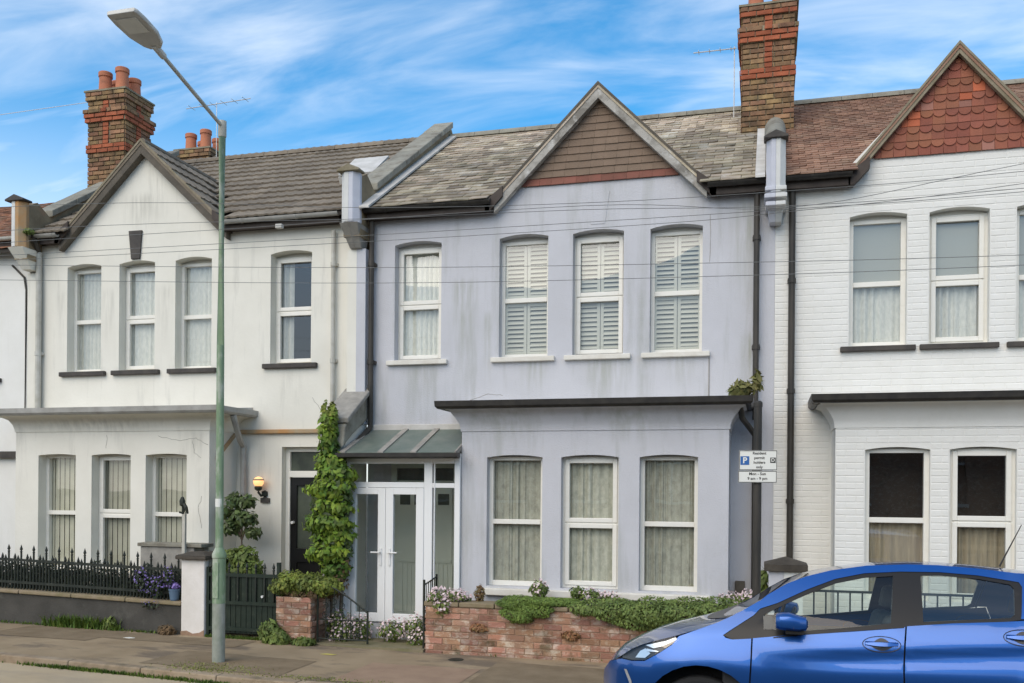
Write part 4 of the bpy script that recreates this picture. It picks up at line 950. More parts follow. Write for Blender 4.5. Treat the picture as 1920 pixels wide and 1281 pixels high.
gc = MB(); gc.lathe((.56, -.80, 3.07), [(.0, -.06), (.05, -.05), (.06, .0), (.045, .05), (0, .06)], 8); part('gutter_end', gc, lbrown_board, hr, smooth=True)

# ------------------------------------------------------------------ far left house
hf = thing('terraced_house', 'end of a white house with orange clay roof at the left edge of the photo', 'house', (-13.5, 0, .2))
b = MB(); b.slab([(-16.4, 0), (PL-.101, 0), (PL-.101, 5.70), (-16.4, 5.70)], hole_list([(-12.35, -11.65, 3.70, 5.26), (-14.0, -13.35, 3.7, 5.26)]), 0, .2); part('wall', b, white_brick, hf)
window(hf, -12.35, -11.65, 3.70, 5.26, 0, 'A', 'net', sill=dark_sill, seed=3); window(hf, -14.0, -13.35, 3.70, 5.26, 0, 'A', 'net', sill=dark_sill, seed=4)
zfar = lambda y: 5.62+.535*(y+.3)
rf = roof_base(hf, -16.4, PL-.13, zfun=zfar)
pf_ = math.atan(.535); UPF = Vector((0, math.cos(pf_), math.sin(pf_))); NF = Vector((0, -math.sin(pf_), math.cos(pf_)))
tf = [tile_mesh('roof_tile', .165, .20, .016, far_tile) for _ in range(4)]
lay_tiles(rf, tf, -16.3, PL-.14, .112, .165, None, limit=300, m=far_tile, o0=Vector((0, YE, zfar(YE))), up=UPF, n=NF, length=3.65/math.cos(pf_), wob=1.0, tilt=3.5)
eave(hf, -16.3, PL-.15, brown_board, white_pipe)
sc = MB(); sc.box(-13.0, -11.9+.75, -.09, -.002, 2.45, 2.55); part('door_hood', sc, dark_sill, hf)
cbl = MB(); cbl.tube([(-11.35, -.02, 5.45), (-11.12, -.02, 5.25), (-11.08, -.02, 5.05), (-11.10, -.02, 1.0)], .016, 6); part('cable', cbl, dk_pipe, hf)

def crack(house, pts, y):
    P = []
    for (xa, za_), (xb, zb_) in zip(pts, pts[1:]):
        for k in range(5): P.append((xa+(xb-xa)*k/5+random.uniform(-.012, .012), y, za_+(zb_-za_)*k/5+random.uniform(-.012, .012)))
    P.append((pts[-1][0], y, pts[-1][1])); b = MB(); b.tube(P, .0028, 4); part('crack', b, stone_grey, house)
crack(hl, [(-8.2, 2.72), (-7.85, 2.66), (-7.6, 2.70), (-7.41, 2.60)], -.701); crack(hl, [(-7.66, 2.66), (-7.62, 2.5), (-7.52, 2.42)], -.701); crack(hl, [(-7.5, 1.9), (-7.56, 1.7), (-7.5, 1.45)], -.701)
crack(hl, [(-9.05, 2.74), (-9.06, 2.56)], -.701); crack(hl, [(-6.2, 3.3), (-6.0, 3.05), (-5.9, 2.98)], -.001)
crack(hc, [(-.71, 4.9), (-.70, 5.5)], -.001); crack(hc, [(-3.9, 3.2), (-3.6, 3.3), (-3.4, 3.27)], -.001)

# ================================================================== FRONT BOUNDARIES
def zw(x): return lerp_tab(ZW, x)
fw_ = thing('railing_fence', 'black spear-topped iron railings on a low dark rendered wall, in front of the left bay', 'fence', (-9.0, YW, .1))
pl = MB(); top = lambda x: .455+.025*(-7.38-x)
pl.prism_xz([(-16, zw(-16)-.2), (-7.385, zw(-7.38)-.1), (-7.385, top(-7.385)), (-16, top(-16))], YW, YW+.18); part('plinth', pl, plinth_m, fw_, bevel=.01)
for i in range(10):
    xb = -7.387-i*.86; xa = xb-.852; c = MB(); e = .055+random.uniform(-.004, .004)
    c.add([(xa, YW-.035, top(xa)+.002), (xb, YW-.035, top(xb)+.002), (xb, YW+.21, top(xb)+.002), (xa, YW+.21, top(xa)+.002), (xa, YW-.03, top(xa)+e), (xb, YW-.03, top(xb)+e), (xb, YW+.21, top(xb)+e), (xa, YW+.21, top(xa)+e)], [(0,3,2,1),(4,5,6,7),(0,1,5,4),(1,2,6,5),(2,3,7,6),(3,0,4,7)])
    part('coping_stone', c, wall_cap, fw_, bevel=.014)
def bar_mesh(h, r=.014, m=iron, spear=True):
    b = MB(); b.tube([(0, 0, 0), (0, 0, h-.10)], r, 6)
    if spear: b.lathe((0, 0, h-.11), [(.011, 0), (.019, .015), (.010, .03), (.022, .05), (.001, .115)], 6)
    me = b.mesh('bar'); me.materials.append(m); return me
bm1 = bar_mesh(.62); bm2 = bar_mesh(.50)
xs_ = np.arange(-15.9, -7.42, .105)
for i, x in enumerate(xs_):
    inst('bar', bm1 if i % 2 == 0 else bm2, fw_, Matrix.Translation((x, YW+.08, top(x)+.05)))
    inst('bar', bm2, fw_, Matrix.Translation((x+.052, YW+.08, top(x)+.05)) @ Matrix.Diagonal((1, 1, .95 if i % 2 else .8, 1)))
for dz in (.13, .44):
    r_ = MB(); r_.add([(x, y, top(x)+dz+z) for x in (-15.95, -7.39) for y in (YW+.065, YW+.095) for z in (0, .035)], [(0,1,3,2),(4,6,7,5),(0,4,5,1),(2,3,7,6),(0,2,6,4),(1,5,7,3)]); part('rail', r_, iron, fw_)
pw_ = thing('gate_pillar', 'white painted gate pillar with flaking foot and dark cap, behind the lamp post', 'pillar', (-7.18, -1.2, .08))
b = MB(); b.box(-7.375, -7.03, -1.34, -.98, .0, 1.07); part('shaft', b, pillar_w, pw_, bevel=.012)
b = MB(); b.prism_xz([(-7.377, .02), (-7.03, .02), (-7.03, .16), (-7.10, .12), (-7.2, .105), (-7.29, .14), (-7.377, .13)], -1.344, -1.338); part('flaked_foot', b, gw_mortar, pw_)
b = MB(); b.box(-7.027, -7.0, -1.25, -.98, .0, 1.06); part('grey_side', b, coping, pw_)  # greyer slab over the pillar's right face
b = MB(); b.box(-7.43, -6.98, -1.40, -.92, 1.072, 1.12); b.add([(-7.43,-1.40,1.121),(-6.98,-1.40,1.121),(-6.98,-.92,1.121),(-7.43,-.92,1.121),(-7.3,-1.27,1.165),(-7.1,-1.27,1.165),(-7.1,-1.05,1.165),(-7.3,-1.05,1.165)], [(0,1,5,4),(1,2,6,5),(2,3,7,6),(3,0,4,7),(4,5,6,7)]); part('cap', b, cap_dark, pw_, bevel=.01)
gp = thing('garden_post', 'thin grey post topped by a black bracket beside the white gate pillar', 'post', (-7.54, -1.0, .4))
b = MB(); b.box(-7.565, -7.52, -1.06, -1.02, .4, 1.68); part('shaft', b, galv, gp)
b = MB(); b.tube([(-7.545, -1.05, 1.66), (-7.55, -1.06, 1.78)], .02, 6); b.lathe((-7.56, -1.06, 1.78), [(.0, -.03), (.035, -.01), (.04, .05), (.02, .10), (0, .11)], 8); b.tube([(-7.54, -1.06, 1.80), (-7.49, -1.08, 1.74), (-7.46, -1.08, 1.66)], [.02, .026, .012], 6); b.tube([(-7.545, -1.05, 1.66), (-7.6, -1.07, 1.68)], .014, 6); part('bracket', b, iron, gp, smooth=True)
bx = thing('meter_box', 'grey board box standing under the left bay window nearest the lamp post', 'box', (-8.05, -.85, .1))
b = MB(); b.box(-8.27, -7.43, -.98, -.74, .3, 1.20); part('cabinet', b, stone_grey, bx, bevel=.01)
b = MB(); b.box(-8.30, -7.30, -1.01, -.71, 1.202, 1.25); part('lid', b, coping, bx, bevel=.008)

gg = thing('garden_gate', 'dark green boarded garden gate with spear tops right of the lamp post', 'gate', (-6.45, YW, .1))
for i in range(13):
    x = -6.98+i*.076; b = MB(); b.box(x, x+.068, YW+.02, YW+.038, .13, .90); part('board', b, green_gate, gg)
b = MB()
for z in (.16, .50, .86): b.box(-7.0, -6.0, YW-.004, YW+.018, z, z+.045)
b.box(-7.02, -6.985, YW-.005, YW+.04, .08, .98); b.box(-6.005, -5.965, YW-.005, YW+.04, .08, 1.06); part('gate_frame', b, green_gate, gg)
for i in range(8): inst('bar', bm2, gg, Matrix.Translation((-6.95+i*.128, YW+.008, .55)))
b = MB(); b.tube([(-6.2, YW-.03, .62), (-6.2, YW, .62)], .016, 8); part('latch', b, chrome, gg)

# brick pillar between the two gates
bp_ = thing('gate_pillar', 'short weathered red brick pillar topped by yellow-green hedge', 'pillar', (-5.7, -1.2, .06))
b = MB(); b.box(-5.935, -5.465, -1.425, -1.02, .0, .64); core = part('mortar_core', b, gw_mortar, bp_)
gwb = brick_meshes('garden_brick', gw_brick, j=.006, k=8, pr=.007)
lay_bricks(core, gwb, Vector((-5.945, -1.425, 0)), X_, -Y_, .49, .05, .65); lay_bricks(core, gwb, Vector((-5.46, -1.43, 0)), Y_, X_, .42, .05, .65); 
# front garden wall of the lavender house
gw = thing('garden_wall', 'low weathered red brick garden wall in front of the lavender house', 'wall', (-2.0, YW, .04))
b = MB(); b.box(-3.95, .0, -1.385, -1.17, -.1, .60); core = part('mortar_core', b, gw_mortar, gw)
lay_bricks(core, gwb, Vector((-3.955, -1.385, 0)), X_, -Y_, 3.95, .0, .60, limit=240, rest_m=gw_brick)
lay_bricks(core, gwb, Vector((-3.955, -1.17, 0)), -Y_, -X_, .215, .0, .60)
for i in range(9):
    x = -3.97+i*.445; c = MB(); h_ = random.uniform(.0, .012); c.box(x, x+.437, -1.41, -1.14, .602, .655+h_); part('coping_stone', c, wall_cap, gw, bevel=.014)
# wrought iron gates of the lavender house
def scroll_leaf(name, label, hinge, d, w_, h0, h1, lean=0.0):
    g_ = thing(name, label, 'gate', (hinge[0], hinge[1], hinge[2])); hp = Vector(hinge); d = Vector(d)
    P3 = lambda s, z: tuple(hp+d*s+Z_*z)
    ht = lambda s: h0+(h1-h0)*(s/w_)**1.5
    b = MB(); b.tube([P3(0, 0), P3(0, h0+.06)], .016, 6); b.tube([P3(w_, .02), P3(w_, h1+.03)], .014, 6)
    b.tube([P3(w_*i/8, ht(w_*i/8)) for i in range(9)], .010, 6); b.tube([P3(0, .06), P3(w_, .06)], .010, 6); b.tube([P3(0, .30), P3(w_, .30)], .008, 6)
    part('gate_frame', b, iron, g_)
    for i in range(1, 6):
        s = w_*i/6; c = MB(); c.tube([P3(s, .06), P3(s, ht(s))], .006, 5); part('bar', c, iron, g_)
    for i in range(5):
        s0 = w_*(i+.5)/6+.05; zc = .42+.05*(i % 2)
        if zc+.1 > ht(s0): zc = .20
        for sg in (1, -1):
            c = MB(); c.tube([P3(s0+sg*(.008+.042*k/14)*math.cos(k*.62), zc+sg*.05+(.008+.042*k/14)*math.sin(k*.62)*sg) for k in range(15)], .005, 5); part('scroll', c, iron, g_)
    return g_
scroll_leaf('wrought_iron_gate', 'black scrolled iron gate leaf closed across the left of the path, beside the brick pillar', (-5.42, YW-.02, .07), (1, 0, 0), .68, .76, .40)
scroll_leaf('wrought_iron_gate', 'black scrolled iron gate leaf swung open beside the red brick wall', (-4.0, YW-.02, .05), (-.12, .99, 0), .68, .80, .84)

pth = MB(); pth.box(-5.44, -3.97, -1.42, -.76, -.1, .075); structure('garden_path', pth, path_m)
# right boundary: pillar and railings
rp = thing('gate_pillar', 'painted pillar with dark pyramid cap, half lavender and half white, behind the blue car', 'pillar', (.21, -1.2, .03))
for xa, xb, m in ((.04, .20, lav_render), (.202, .40, white_brick)):
    b = MB(); b.box(xa, xb, -1.36, -1.0, 0, 1.14); part('shaft', b, m, rp)
b = MB(); b.box(-.01, .45, -1.41, -.95, 1.142, 1.215); b.add([(-.01,-1.41,1.216),(.45,-1.41,1.216),(.45,-.95,1.216),(-.01,-.95,1.216),(.22,-1.18,1.295)], [(0,1,4),(1,2,4),(2,3,4),(3,0,4)]); part('cap', b, cap_dark, rp, bevel=.006)
rf_ = thing('railing_fence', 'thin upright black railings on a white wall, seen through the car windows', 'fence', (3, YW, .03))
b = MB(); b.box(.41, 5.6, -1.32, -1.18, 0, .42); part('low_wall', b, white_brick, rf_)
bmr = bar_mesh(.60, .009, iron, False)
for x in np.arange(.52, 5.6, .125): inst('bar', bmr, rf_, Matrix.Translation((x, -1.25, .42)))
b = MB(); b.box(.41, 5.6, -1.265, -1.235, .92, .945); b.box(.41, 5.6, -1.265, -1.235, .50, .52); part('rail', b, iron, rf_)

# ------------------------------------------------------------------ the building across the road (what the panes and the car paint mirror)
op = thing('brick_hall', 'long brick hall with a slate roof across the road, behind the camera', 'building', (0, -34, 0))
b = MB(); wins = [arch(x, x+1.5, 1.6, 4.2, .9) for x in range(-25, 25, 4)]; b.slab([(-28, -.5), (28, -.5), (28, 5.4), (-28, 5.4)], wins, -34.2, .3); b.box(-28, 28, -41, -34.21, -.5, 5.3); part('wall', b, gw_brick, op)
b = MB(); b.prism_yz([(-33.6, 5.3), (-38, 7.6), (-42, 5.3)], -28.2, 28.2); part('roof', b, slate, op)
for x in range(-25, 25, 4):
    b = MB(); b.box(x+.7, x+.8, -34.05, -33.98, 1.6, 4.9); b.box(x, x+1.5, -34.05, -33.98, 3.3, 3.4); b.box(x-.1, x+1.6, -33.9, -33.75, 1.45, 1.6); part('window', b, cream_upvc, op)
pav2 = MB(); pav2.box(-60, 60, -26.9, -12.9-10, -.3, .12); structure('far_pavement', pav2, asphalt_p)

# ================================================================== STREET FURNITURE
lp = thing('street_lamp', 'tall flaking green street lamp with flat grey head at the kerb', 'street lamp', (-5.88, -2.8, .07))
b = MB(); b.tube([(-5.88, -2.8, .03), (-5.88, -2.8, .72)], .071, 16); part('base_section', b, lamp_base, lp, smooth=True)
b = MB(); b.lathe((-5.88, -2.8, 0), [(.0725, .721), (.0725, 1.22), (.079, 1.23), (.079, 1.27), (.05, 1.33), (.046, 1.34)], 16); part('door_section', b, lamp_green, lp, smooth=True)
b = MB(); b.box(-5.917, -5.843, -2.878, -2.869, .78, 1.18); part('access_door', b, lamp_green, lp, bevel=.003)
b = MB(); b.tube([(-5.88, -2.8, 1.335), (-5.885, -2.8, 3.6), (-5.885, -2.8, 6.0)], [.044, .042, .040], 16); part('column', b, lamp_green, lp, smooth=True)
b = MB(); b.lathe((-5.885, -2.8, 0), [(.0411, 5.92), (.046, 5.93), (.046, 6.10), (.0, 6.11)], 14); part('collar', b, galv, lp, smooth=True)
b = MB(); b.tube([(-5.885, -2.8, 6.04), (-5.882, -3.95, 6.37)], .021, 10); part('arm', b, galv, lp, smooth=True)
b = MB(); b.tube([(-5.882, -3.86, 6.345), (-5.88, -4.02, 6.388)], .036, 10); part('spigot', b, lantern_grey, lp, smooth=True)
# flat lantern: outline along the arm direction
ad = Vector((0, -1, .17)).normalized(); an = Vector((0, .17, 1)).normalized(); ao = Vector((-5.88, -3.98, 6.38))
outl = [(.0, .06), (.05, .11), (.20, .165), (.40, .175), (.52, .165), (.545, .15)]
ring = [(s, wd) for s, wd in outl]+[(s, -wd) for s, wd in reversed(outl)]
b = MB(); n = len(ring)
for h, k in ((-.018, .95), (0, 1.0), (.018, 1.0), (.038, .84)):
    for s, wd in ring: b.v.append(tuple(ao+ad*(.28+(s-.28)*(1 if k > .9 else .94))+X_*(wd*k)+an*h))
for l_ in range(3):
    for i in range(n): b.f.append((l_*n+i, l_*n+(i+1) % n, (l_+1)*n+(i+1) % n, (l_+1)*n+i))
b.f += [tuple(range(n)), tuple(range(4*n-1, 3*n-1, -1))]
ln = part('lantern', b, lantern_grey, lp, bevel=.006)
b = MB(); b.add([tuple(ao+ad*s+X_*x+an*h) for h in (-.0195, -.026) for s, x in ((.26, -.11), (.47, -.11), (.47, .11), (.26, .11))], [(0,1,2,3),(7,6,5,4),(0,4,5,1),(1,5,6,2),(2,6,7,3),(3,7,4,0)]); part('lens', b, lens_m, ln)
b = MB(); b.lathe((-5.883, -2.8, 1.84), [(.0445, -.045), (.0445, .045)], 14, R(200), R(330)); part('sticker', b, sign_w, lp, fixn=False)

sg = thing('parking_sign', 'resident permit parking sign on a dark post in front of the lavender house', 'sign', (-.075, -2.9, .03))
b = MB(); b.tube([(-.075, -2.9, 0), (-.075, -2.9, 2.84)], .038, 14); b.lathe((-.075, -2.9, 2.84), [(.042, -.03), (.042, .01), (.03, .025), (0, .03)], 14); part('post', b, dk_pipe, sg, smooth=True)
b = MB(); b.box(-.243, .102, -2.957, -2.953, 2.212, 2.398); part('sign_panel', b, sign_w, sg)
b = MB(); b.box(-.250, .100, -2.957, -2.953, 2.095, 2.206); part('sign_panel', b, sign_w, sg)
b = MB(); b.box(-.11, -.04, -2.952, -2.93, 2.12, 2.15); b.box(-.11, -.04, -2.952, -2.93, 2.33, 2.36); part('clip', b, galv, sg)
def border(x0, x1, z0, z1, y, t, m, r=0):
    b = MB(); b.box(x0, x1, y, y+.001, z0, z0+t); b.box(x0, x1, y, y+.001, z1-t, z1); b.box(x0, x0+t, y, y+.001, z0+t, z1-t); b.box(x1-t, x1, y, y+.001, z0+t, z1-t); part('border', b, m, sg)
border(-.241, .100, 2.214, 2.396, -2.9585, .005, sign_k); border(-.248, .098, 2.097, 2.204, -2.9585, .005, sign_k)
b = MB(); b.box(-.231, -.150, -2.9585, -2.9575, 2.262, 2.343); part('sign_square', b, sign_b, sg)
b = MB(); b.box(.040, .089, -2.9585, -2.9575, 2.280, 2.330); part('sign_square', b, sign_k, sg)
def text(txt, x, z, y, size, m, bold=0.0):
    size *= .88
    cu = bpy.data.curves.new('lettering', 'FONT'); cu.body = txt; cu.size = size; cu.align_x = 'CENTER'; cu.align_y = 'CENTER'; cu.offset = bold; cu.fill_mode = 'FRONT'; cu.resolution_u = 3
    o = bpy.data.objects.new('lettering', cu); C.objects.link(o)
    bpy.context.view_layer.update(); me = bpy.data.meshes.new_from_object(o.evaluated_get(bpy.context.evaluated_depsgraph_get())); bpy.data.objects.remove(o)
    me.materials.clear(); me.materials.append(m)
    return inst('lettering', me, sg, Matrix.Translation((x, y, z)) @ Matrix.Rotation(R(90), 4, 'X'))
text('P', -.190, 2.302, -2.9595, .088, sign_w, .002); text('D', .0645, 2.305, -2.9595, .052, sign_w, .001)
for t_, z_ in (('Resident', 2.370), ('permit', 2.327), ('holders', 2.284), ('only', 2.241)): text(t_, -.058, z_, -2.9585, .040, sign_k, .0008)
text('Mon - Sun', -.075, 2.177, -2.9585, .042, sign_k, .0008); text('9 am - 9 pm', -.075, 2.133, -2.9585, .042, sign_k, .0008)

wl = thing('wall_lamp', 'lit amber globe lamp on the white wall left of the black door', 'lamp', (-6.94, -.1, 1.95))
b = MB(); b.lathe((-6.93, -.012, 1.93), [(.0, -.05), (.045, -.03), (.045, .03), (0, .05)], 10); b.tube([(-6.93, -.01, 1.92), (-6.95, -.08, 1.90), (-6.965, -.13, 1.95), (-6.965, -.13, 2.0)], .017, 8); b.lathe((-6.965, -.13, 1.99), [(.02, -.02), (.05, .0), (.055, .03), (.04, .05)], 12); part('bracket', b, iron, wl, smooth=True)
b = MB(); b.lathe((-6.965, -.13, 2.10), [(.0, -.072)]+[(.074*math.cos(a), .074*math.sin(a)) for a in np.linspace(-1.2, 1.2, 9)]+[(0, .074)], 14); part('globe', b, globe, wl, smooth=True)
b = MB(); b.lathe((-6.965, -.13, 2.10), [(.074, .02), (.079, .025), (.077, .035), (.070, .04)], 14); part('band', b, rust, wl, smooth=True)

# overhead cables and the aerials
def cable(pts, label, m=wire_m, r=.0026):
    P = [Vector(p) for p in pts]; out_ = []
    for i in range(len(P)-1):
        for k in range(8):
            t = k/8; p0 = P[max(i-1, 0)]; p1 = P[i]; p2 = P[i+1]; p3 = P[min(i+2, len(P)-1)]
            out_.append(.5*((2*p1)+(p2-p0)*t+(2*p0-5*p1+4*p2-p3)*t*t+(3*p1-p0-3*p2+p3)*t**3))
    out_.append(P[-1])
    b = MB(); b.tube(out_, r, 5); o = part('overhead_cable', b, m, smooth=True); tag(o, label, 'cable', 'overhead cables across the house fronts'); return o
cable([(-12, -4, 4.60), (-7.72, -4, 4.315), (-3.5, -4, 4.056), (-.42, -4, 3.926), (1.92, -4, 3.856), (6, -4, 3.80)], 'upper of the two lowest cables, running level across the upstairs windows')
cable([(-12, -4, 4.42), (-7.72, -4, 4.159), (-3.5, -4, 3.913), (-.42, -4, 3.814), (1.92, -4, 3.778), (6, -4, 3.77)], 'lowest of the overhead cables, crossing the upstairs sashes of all three houses')
cable([(-12, -4.01, 4.47), (-7.72, -4.01, 4.41), (-3.565, -4.01, 4.356), (.18, -4.01, 4.331), (1.92, -4.01, 4.343), (6, -4.01, 4.45)], 'thin cable just above the lavender upstairs window arches')
cable([(-12, -4.02, 4.40), (-7.72, -4.02, 4.354), (-3.565, -4.02, 4.296), (-.97, -4.02, 4.281), (.18, -4.02, 4.309), (1.92, -4.02, 4.405), (6, -4.02, 4.8)], 'thin cable touching the tops of the lavender window arches')
cable([(-12, -4.03, 4.72), (-6.78, -4.03, 4.643), (-3.57, -4.03, 4.505), (-1.51, -4.03, 4.442), (.18, -4.03, 4.353), (1.92, -4.03, 4.364), (6, -4.03, 4.5)], 'thin cable crossing below the lavender gable foot')
cable([(-12, -4.04, 5.02), (-6.57, -4.04, 4.861), (-3.57, -4.04, 4.604), (-1.51, -4.04, 4.498), (.22, -4.04, 4.473), (1.92, -4.04, 4.492), (6, -4.04, 4.65)], 'highest dark cable, crossing the plain white gable')
cable([(-12, -4.05, 4.52), (-7.7, -4.05, 4.53), (-5.2, -4.05, 4.50), (-1.5, -4.05, 4.47), (.18, -4.05, 4.335), (1.92, -4.05, 4.55), (6, -4.05, 5.1)], 'thin cable that climbs toward the right edge over the white brick house')
cable([(-19, 1.75, 8.62), (-15, 1.75, 8.65), (-13.3, 1.75, 8.68), (-11.37, 1.75, 8.715)], 'pale cable against the sky, running left from the tall left chimney', wire_w, .006)

def aerial(x, y, z0, z1, xa, xb, label, els=8, hs=.16, tilt=0):
    a = thing('tv_aerial', label, 'aerial', (x, y, z0))
    b = MB(); b.tube([(x, y, z0), (x, y, z1)], .007, 6); part('mast', b, alu, a)
    b = MB(); b.tube([(xa, y-.02, z1-.04-tilt), (xb, y-.02, z1-.04+tilt)], .008, 6); part('boom', b, alu, a)
    for i in range(els):
        t = (i+.5)/els; xx = xa+(xb-xa)*t; c = MB(); c.tube([(xx, y-.02-hs, z1-.04-tilt+2*tilt*t), (xx, y-.02+hs, z1-.04-tilt+2*tilt*t)], .005, 5); part('element', c, alu, a)
    return a
aerial(-10.62, 4.40, 8.6, 9.70, -11.3, -9.85, 'wide bare television aerial on the rear chimney behind the lamp arm', els=6, hs=.12, tilt=.03)
ae = aerial(-.50, 2.3, 7.6, 8.66, -1.10, -.47, 'small television aerial on the side of the tall right chimney', els=4, hs=.07)

# ================================================================== CAR
paint = mat('blue_car_paint', (.012,.092,.35), rough=.30, spec=.5, coat=.9, metal=.6)
car_trim = mat('black_car_trim', (.02,.018,.016), rough=.35)
rubber = mat('tyre_rubber', (.016,.016,.016), rough=.85)
alloy = mat('alloy_rim', (.45,.45,.46), rough=.35, metal=.8)
interior = mat('car_interior', (.055,.055,.055), rough=.85)
seat_m = mat('grey_seat_fabric', (.10,.105,.10), rough=.9)
hl_white = mat('headlight_reflector', (.75,.75,.73), rough=.2, metal=.6)
hl_dark = mat('headlight_bezel', (.05,.05,.052), rough=.3)
amber = mat('indicator_lens', (.55,.42,.3), rough=.25)
car_g = glass('car_glass', (.87,.93,.89), .05, 1.0)
car_t = glass('tinted_car_glass', (.80,.85,.81), .10, 1.0)
hl_g = glass('headlight_lens', (.92,.94,.95), .03, 1.0)
CX, CY, HW, CL = -1.24, -5.30, .85, 3.945           # nose, near flank, half width, length
car = thing('parked_car', 'bright blue five-door hatchback parked at the kerb in front of the white brick house', 'car', (CX+1.97, CY+HW, 0.0))
def ins(x, z):
    """how far the flank lies inside the widest plane at x (from the nose) and height z"""
    belt = 1.0+.06*(x-1.0) if x < 2.9 else 1.12
    if z < .76: s = .16*((.76-z)/.6)**1.3 if z > .16 else .16
    elif z < .78: s = 0
    else: s = .36*(z-.78)**1.45
    cz = .88+.07*(x-1.3)
    if 1.15 < x < 3.7:   # pressed crease under the handles
        k = min(1, (x-1.15)/.6)*min(1, (3.7-x)/.4); s -= .010*k*math.exp(-((z-cz-.03)/.045)**2); s += .012*k*math.exp(-((z-cz+.06)/.05)**2)
    if z > belt: s += .36*(z-belt)+.10*(z-belt)**2
    nose = .0+max(0, (z-.70))*.30+(max(0, .42-z))*.1
    xx = (x-nose)/.80
    if xx < 1: s += .80*(1-(1-max(0, 1-xx)**2.7)**(1/2.7)) if xx > 0 else .80
    rr = (CL-x-max(0, z-.8)*.25)/.55
    if rr < 1: s += .75*(1-(1-max(0, 1-rr)**2.7)**(1/2.7)) if rr > 0 else .75
    # swelling over the wheel arches
    for wx in (.80, 3.31):
        dd = math.hypot(x-wx, z-.36)
        if dd < .62: s -= .018*math.cos(min(1, max(0, (dd-.40)/.22))*math.pi/2) if dd > .30 else .0
    return s
def side_pt(x, z, far=False, dn=0.0):
    s = ins(x, z)+dn
    return (CX+x, CY+s if not far else CY+2*HW-s, z)
def flank(outline, m, name, far=False, holes=(), dn=0.0, step=.05, ret=.02, parent=None, smooth=True, label=None):
    """panel of the flank bounded by an outline in (length, height)"""
    def dense(pl):
        o = []
        for i in range(len(pl)):
            a, c = Vector(pl[i]), Vector(pl[(i+1) % len(pl)]); k = max(1, int((c-a).length/step))
            o += [a+(c-a)*j/k for j in range(k)]
        return o
    rings = [dense(outline)]+[dense(h) for h in holes]
    co, ed = [], []
    for rg in rings:
        b0 = len(co); co += [Vector((p[0], p[1])) for p in rg]; ed += [(b0+i, b0+(i+1) % len(rg)) for i in range(len(rg))]
    def inside(p, pl):
        r_ = False; j = len(pl)-1
        for i in range(len(pl)):
            if (pl[i][1] > p[1]) != (pl[j][1] > p[1]) and p[0] < (pl[j][0]-pl[i][0])*(p[1]-pl[i][1])/(pl[j][1]-pl[i][1])+pl[i][0]: r_ = not r_
            j = i
        return r_
    xs = [p[0] for p in outline]; zs = [p[1] for p in outline]
    x = min(xs)+step*.5
    while x < max(xs):
        z = min(zs)+step*.4
        while z < max(zs):
            if inside((x, z), outline) and not any(inside((x, z), h) for h in holes) and all((Vector((x, z))-q).length > step*.42 for q in co[:sum(len(r_) for r_ in rings)]): co.append(Vector((x, z)))
            z += step*.8
        x += step
    v2, e2, f2, *_ = delaunay_2d_cdt(co, ed, [], 0, 1e-5)
    b = MB(); b.v = [side_pt(p.x, p.y, far, dn) for p in v2]
    for f in f2:
        cx_ = sum(v2[i].x for i in f)/len(f); cz_ = sum(v2[i].y for i in f)/len(f)
        if inside((cx_, cz_), outline) and not any(inside((cx_, cz_), h) for h in holes):
            a, c, d = [Vector(b.v[i]) for i in f[:3]]; nrm = (c-a).cross(d-a)
            f = tuple(f)
            if (nrm.y > 0) != far: f = f[::-1]
            b.f.append(f)
    if ret:
        for rg in rings:
            n0 = len(b.v); k = len(rg)
            b.v += [side_pt(p[0], p[1], far, dn) for p in rg]+[side_pt(p[0], p[1], far, dn+ret) for p in rg]
            for i in range(k): b.f.append((n0+i, n0+(i+1) % k, n0+k+(i+1) % k, n0+k+i))
    return part(name, b, m, parent or car, smooth=smooth, fixn=False, sharp=40, label=label)
def arc(cx, cz, r, a0, a1, n=14): return [(cx+r*math.cos(R(a0+(a1-a0)*i/n)), cz+r*math.sin(R(a0+(a1-a0)*i/n))) for i in range(n+1)]
WX1, WX2, WZ, RA = .80, 3.31, .36, .415
g4 = .0055
fender = [(.03,.24), (.42,.22)]+arc(WX1, WZ, RA, 200, -12, 18)+[(1.145,.21), (1.140-g4,.60), (1.150-g4,.80), (1.156-g4,.975), (1.02,.962), (.975,.972), (.955,.99), (1.00,1.022), (1.165,1.146-.012), (1.275,1.252), (1.20,1.232), (1.05,1.140), (.925,1.078), (.783,1.022), (.645,.966), (.60,.905), (.50,.835), (.40,.775), (.30,.765), (.215,.770), (.11,.735), (.05,.66), (.012,.55)]
fdoor = [(1.145+g4,.21), (2.20,.21), (2.155-g4,.55), (2.148-g4,.80), (2.158-g4,.99), (2.172-g4,1.100), (1.79,1.060), (1.523,1.026), (1.156+g4,.978), (1.150+g4,.80), (1.140+g4,.60)]
rdoor = [(2.20+.01,.21), (2.84,.21)]+arc(WX2, WZ, RA+.05, 200, 122, 8)+[(3.09,.90), (3.02,1.08), (2.975,1.178), (2.80,1.160), (2.465,1.135), (2.172+g4,1.104), (2.158+g4,.99), (2.148+g4,.80), (2.155+g4,.55)]
quarter = arc(WX2, WZ, RA, 122, -10, 14)+[(3.80,.24), (3.90,.45), (3.93,.70), (3.86,.95), (3.74,1.20), (3.56,1.42), (3.40,1.455), (3.15,1.47), (2.93,1.482), (2.914,1.44), (2.935,1.39), (2.90,1.22), (2.89,1.182), (2.975+g4,1.182), (3.02+g4,1.08), (3.09+g4,.90)]
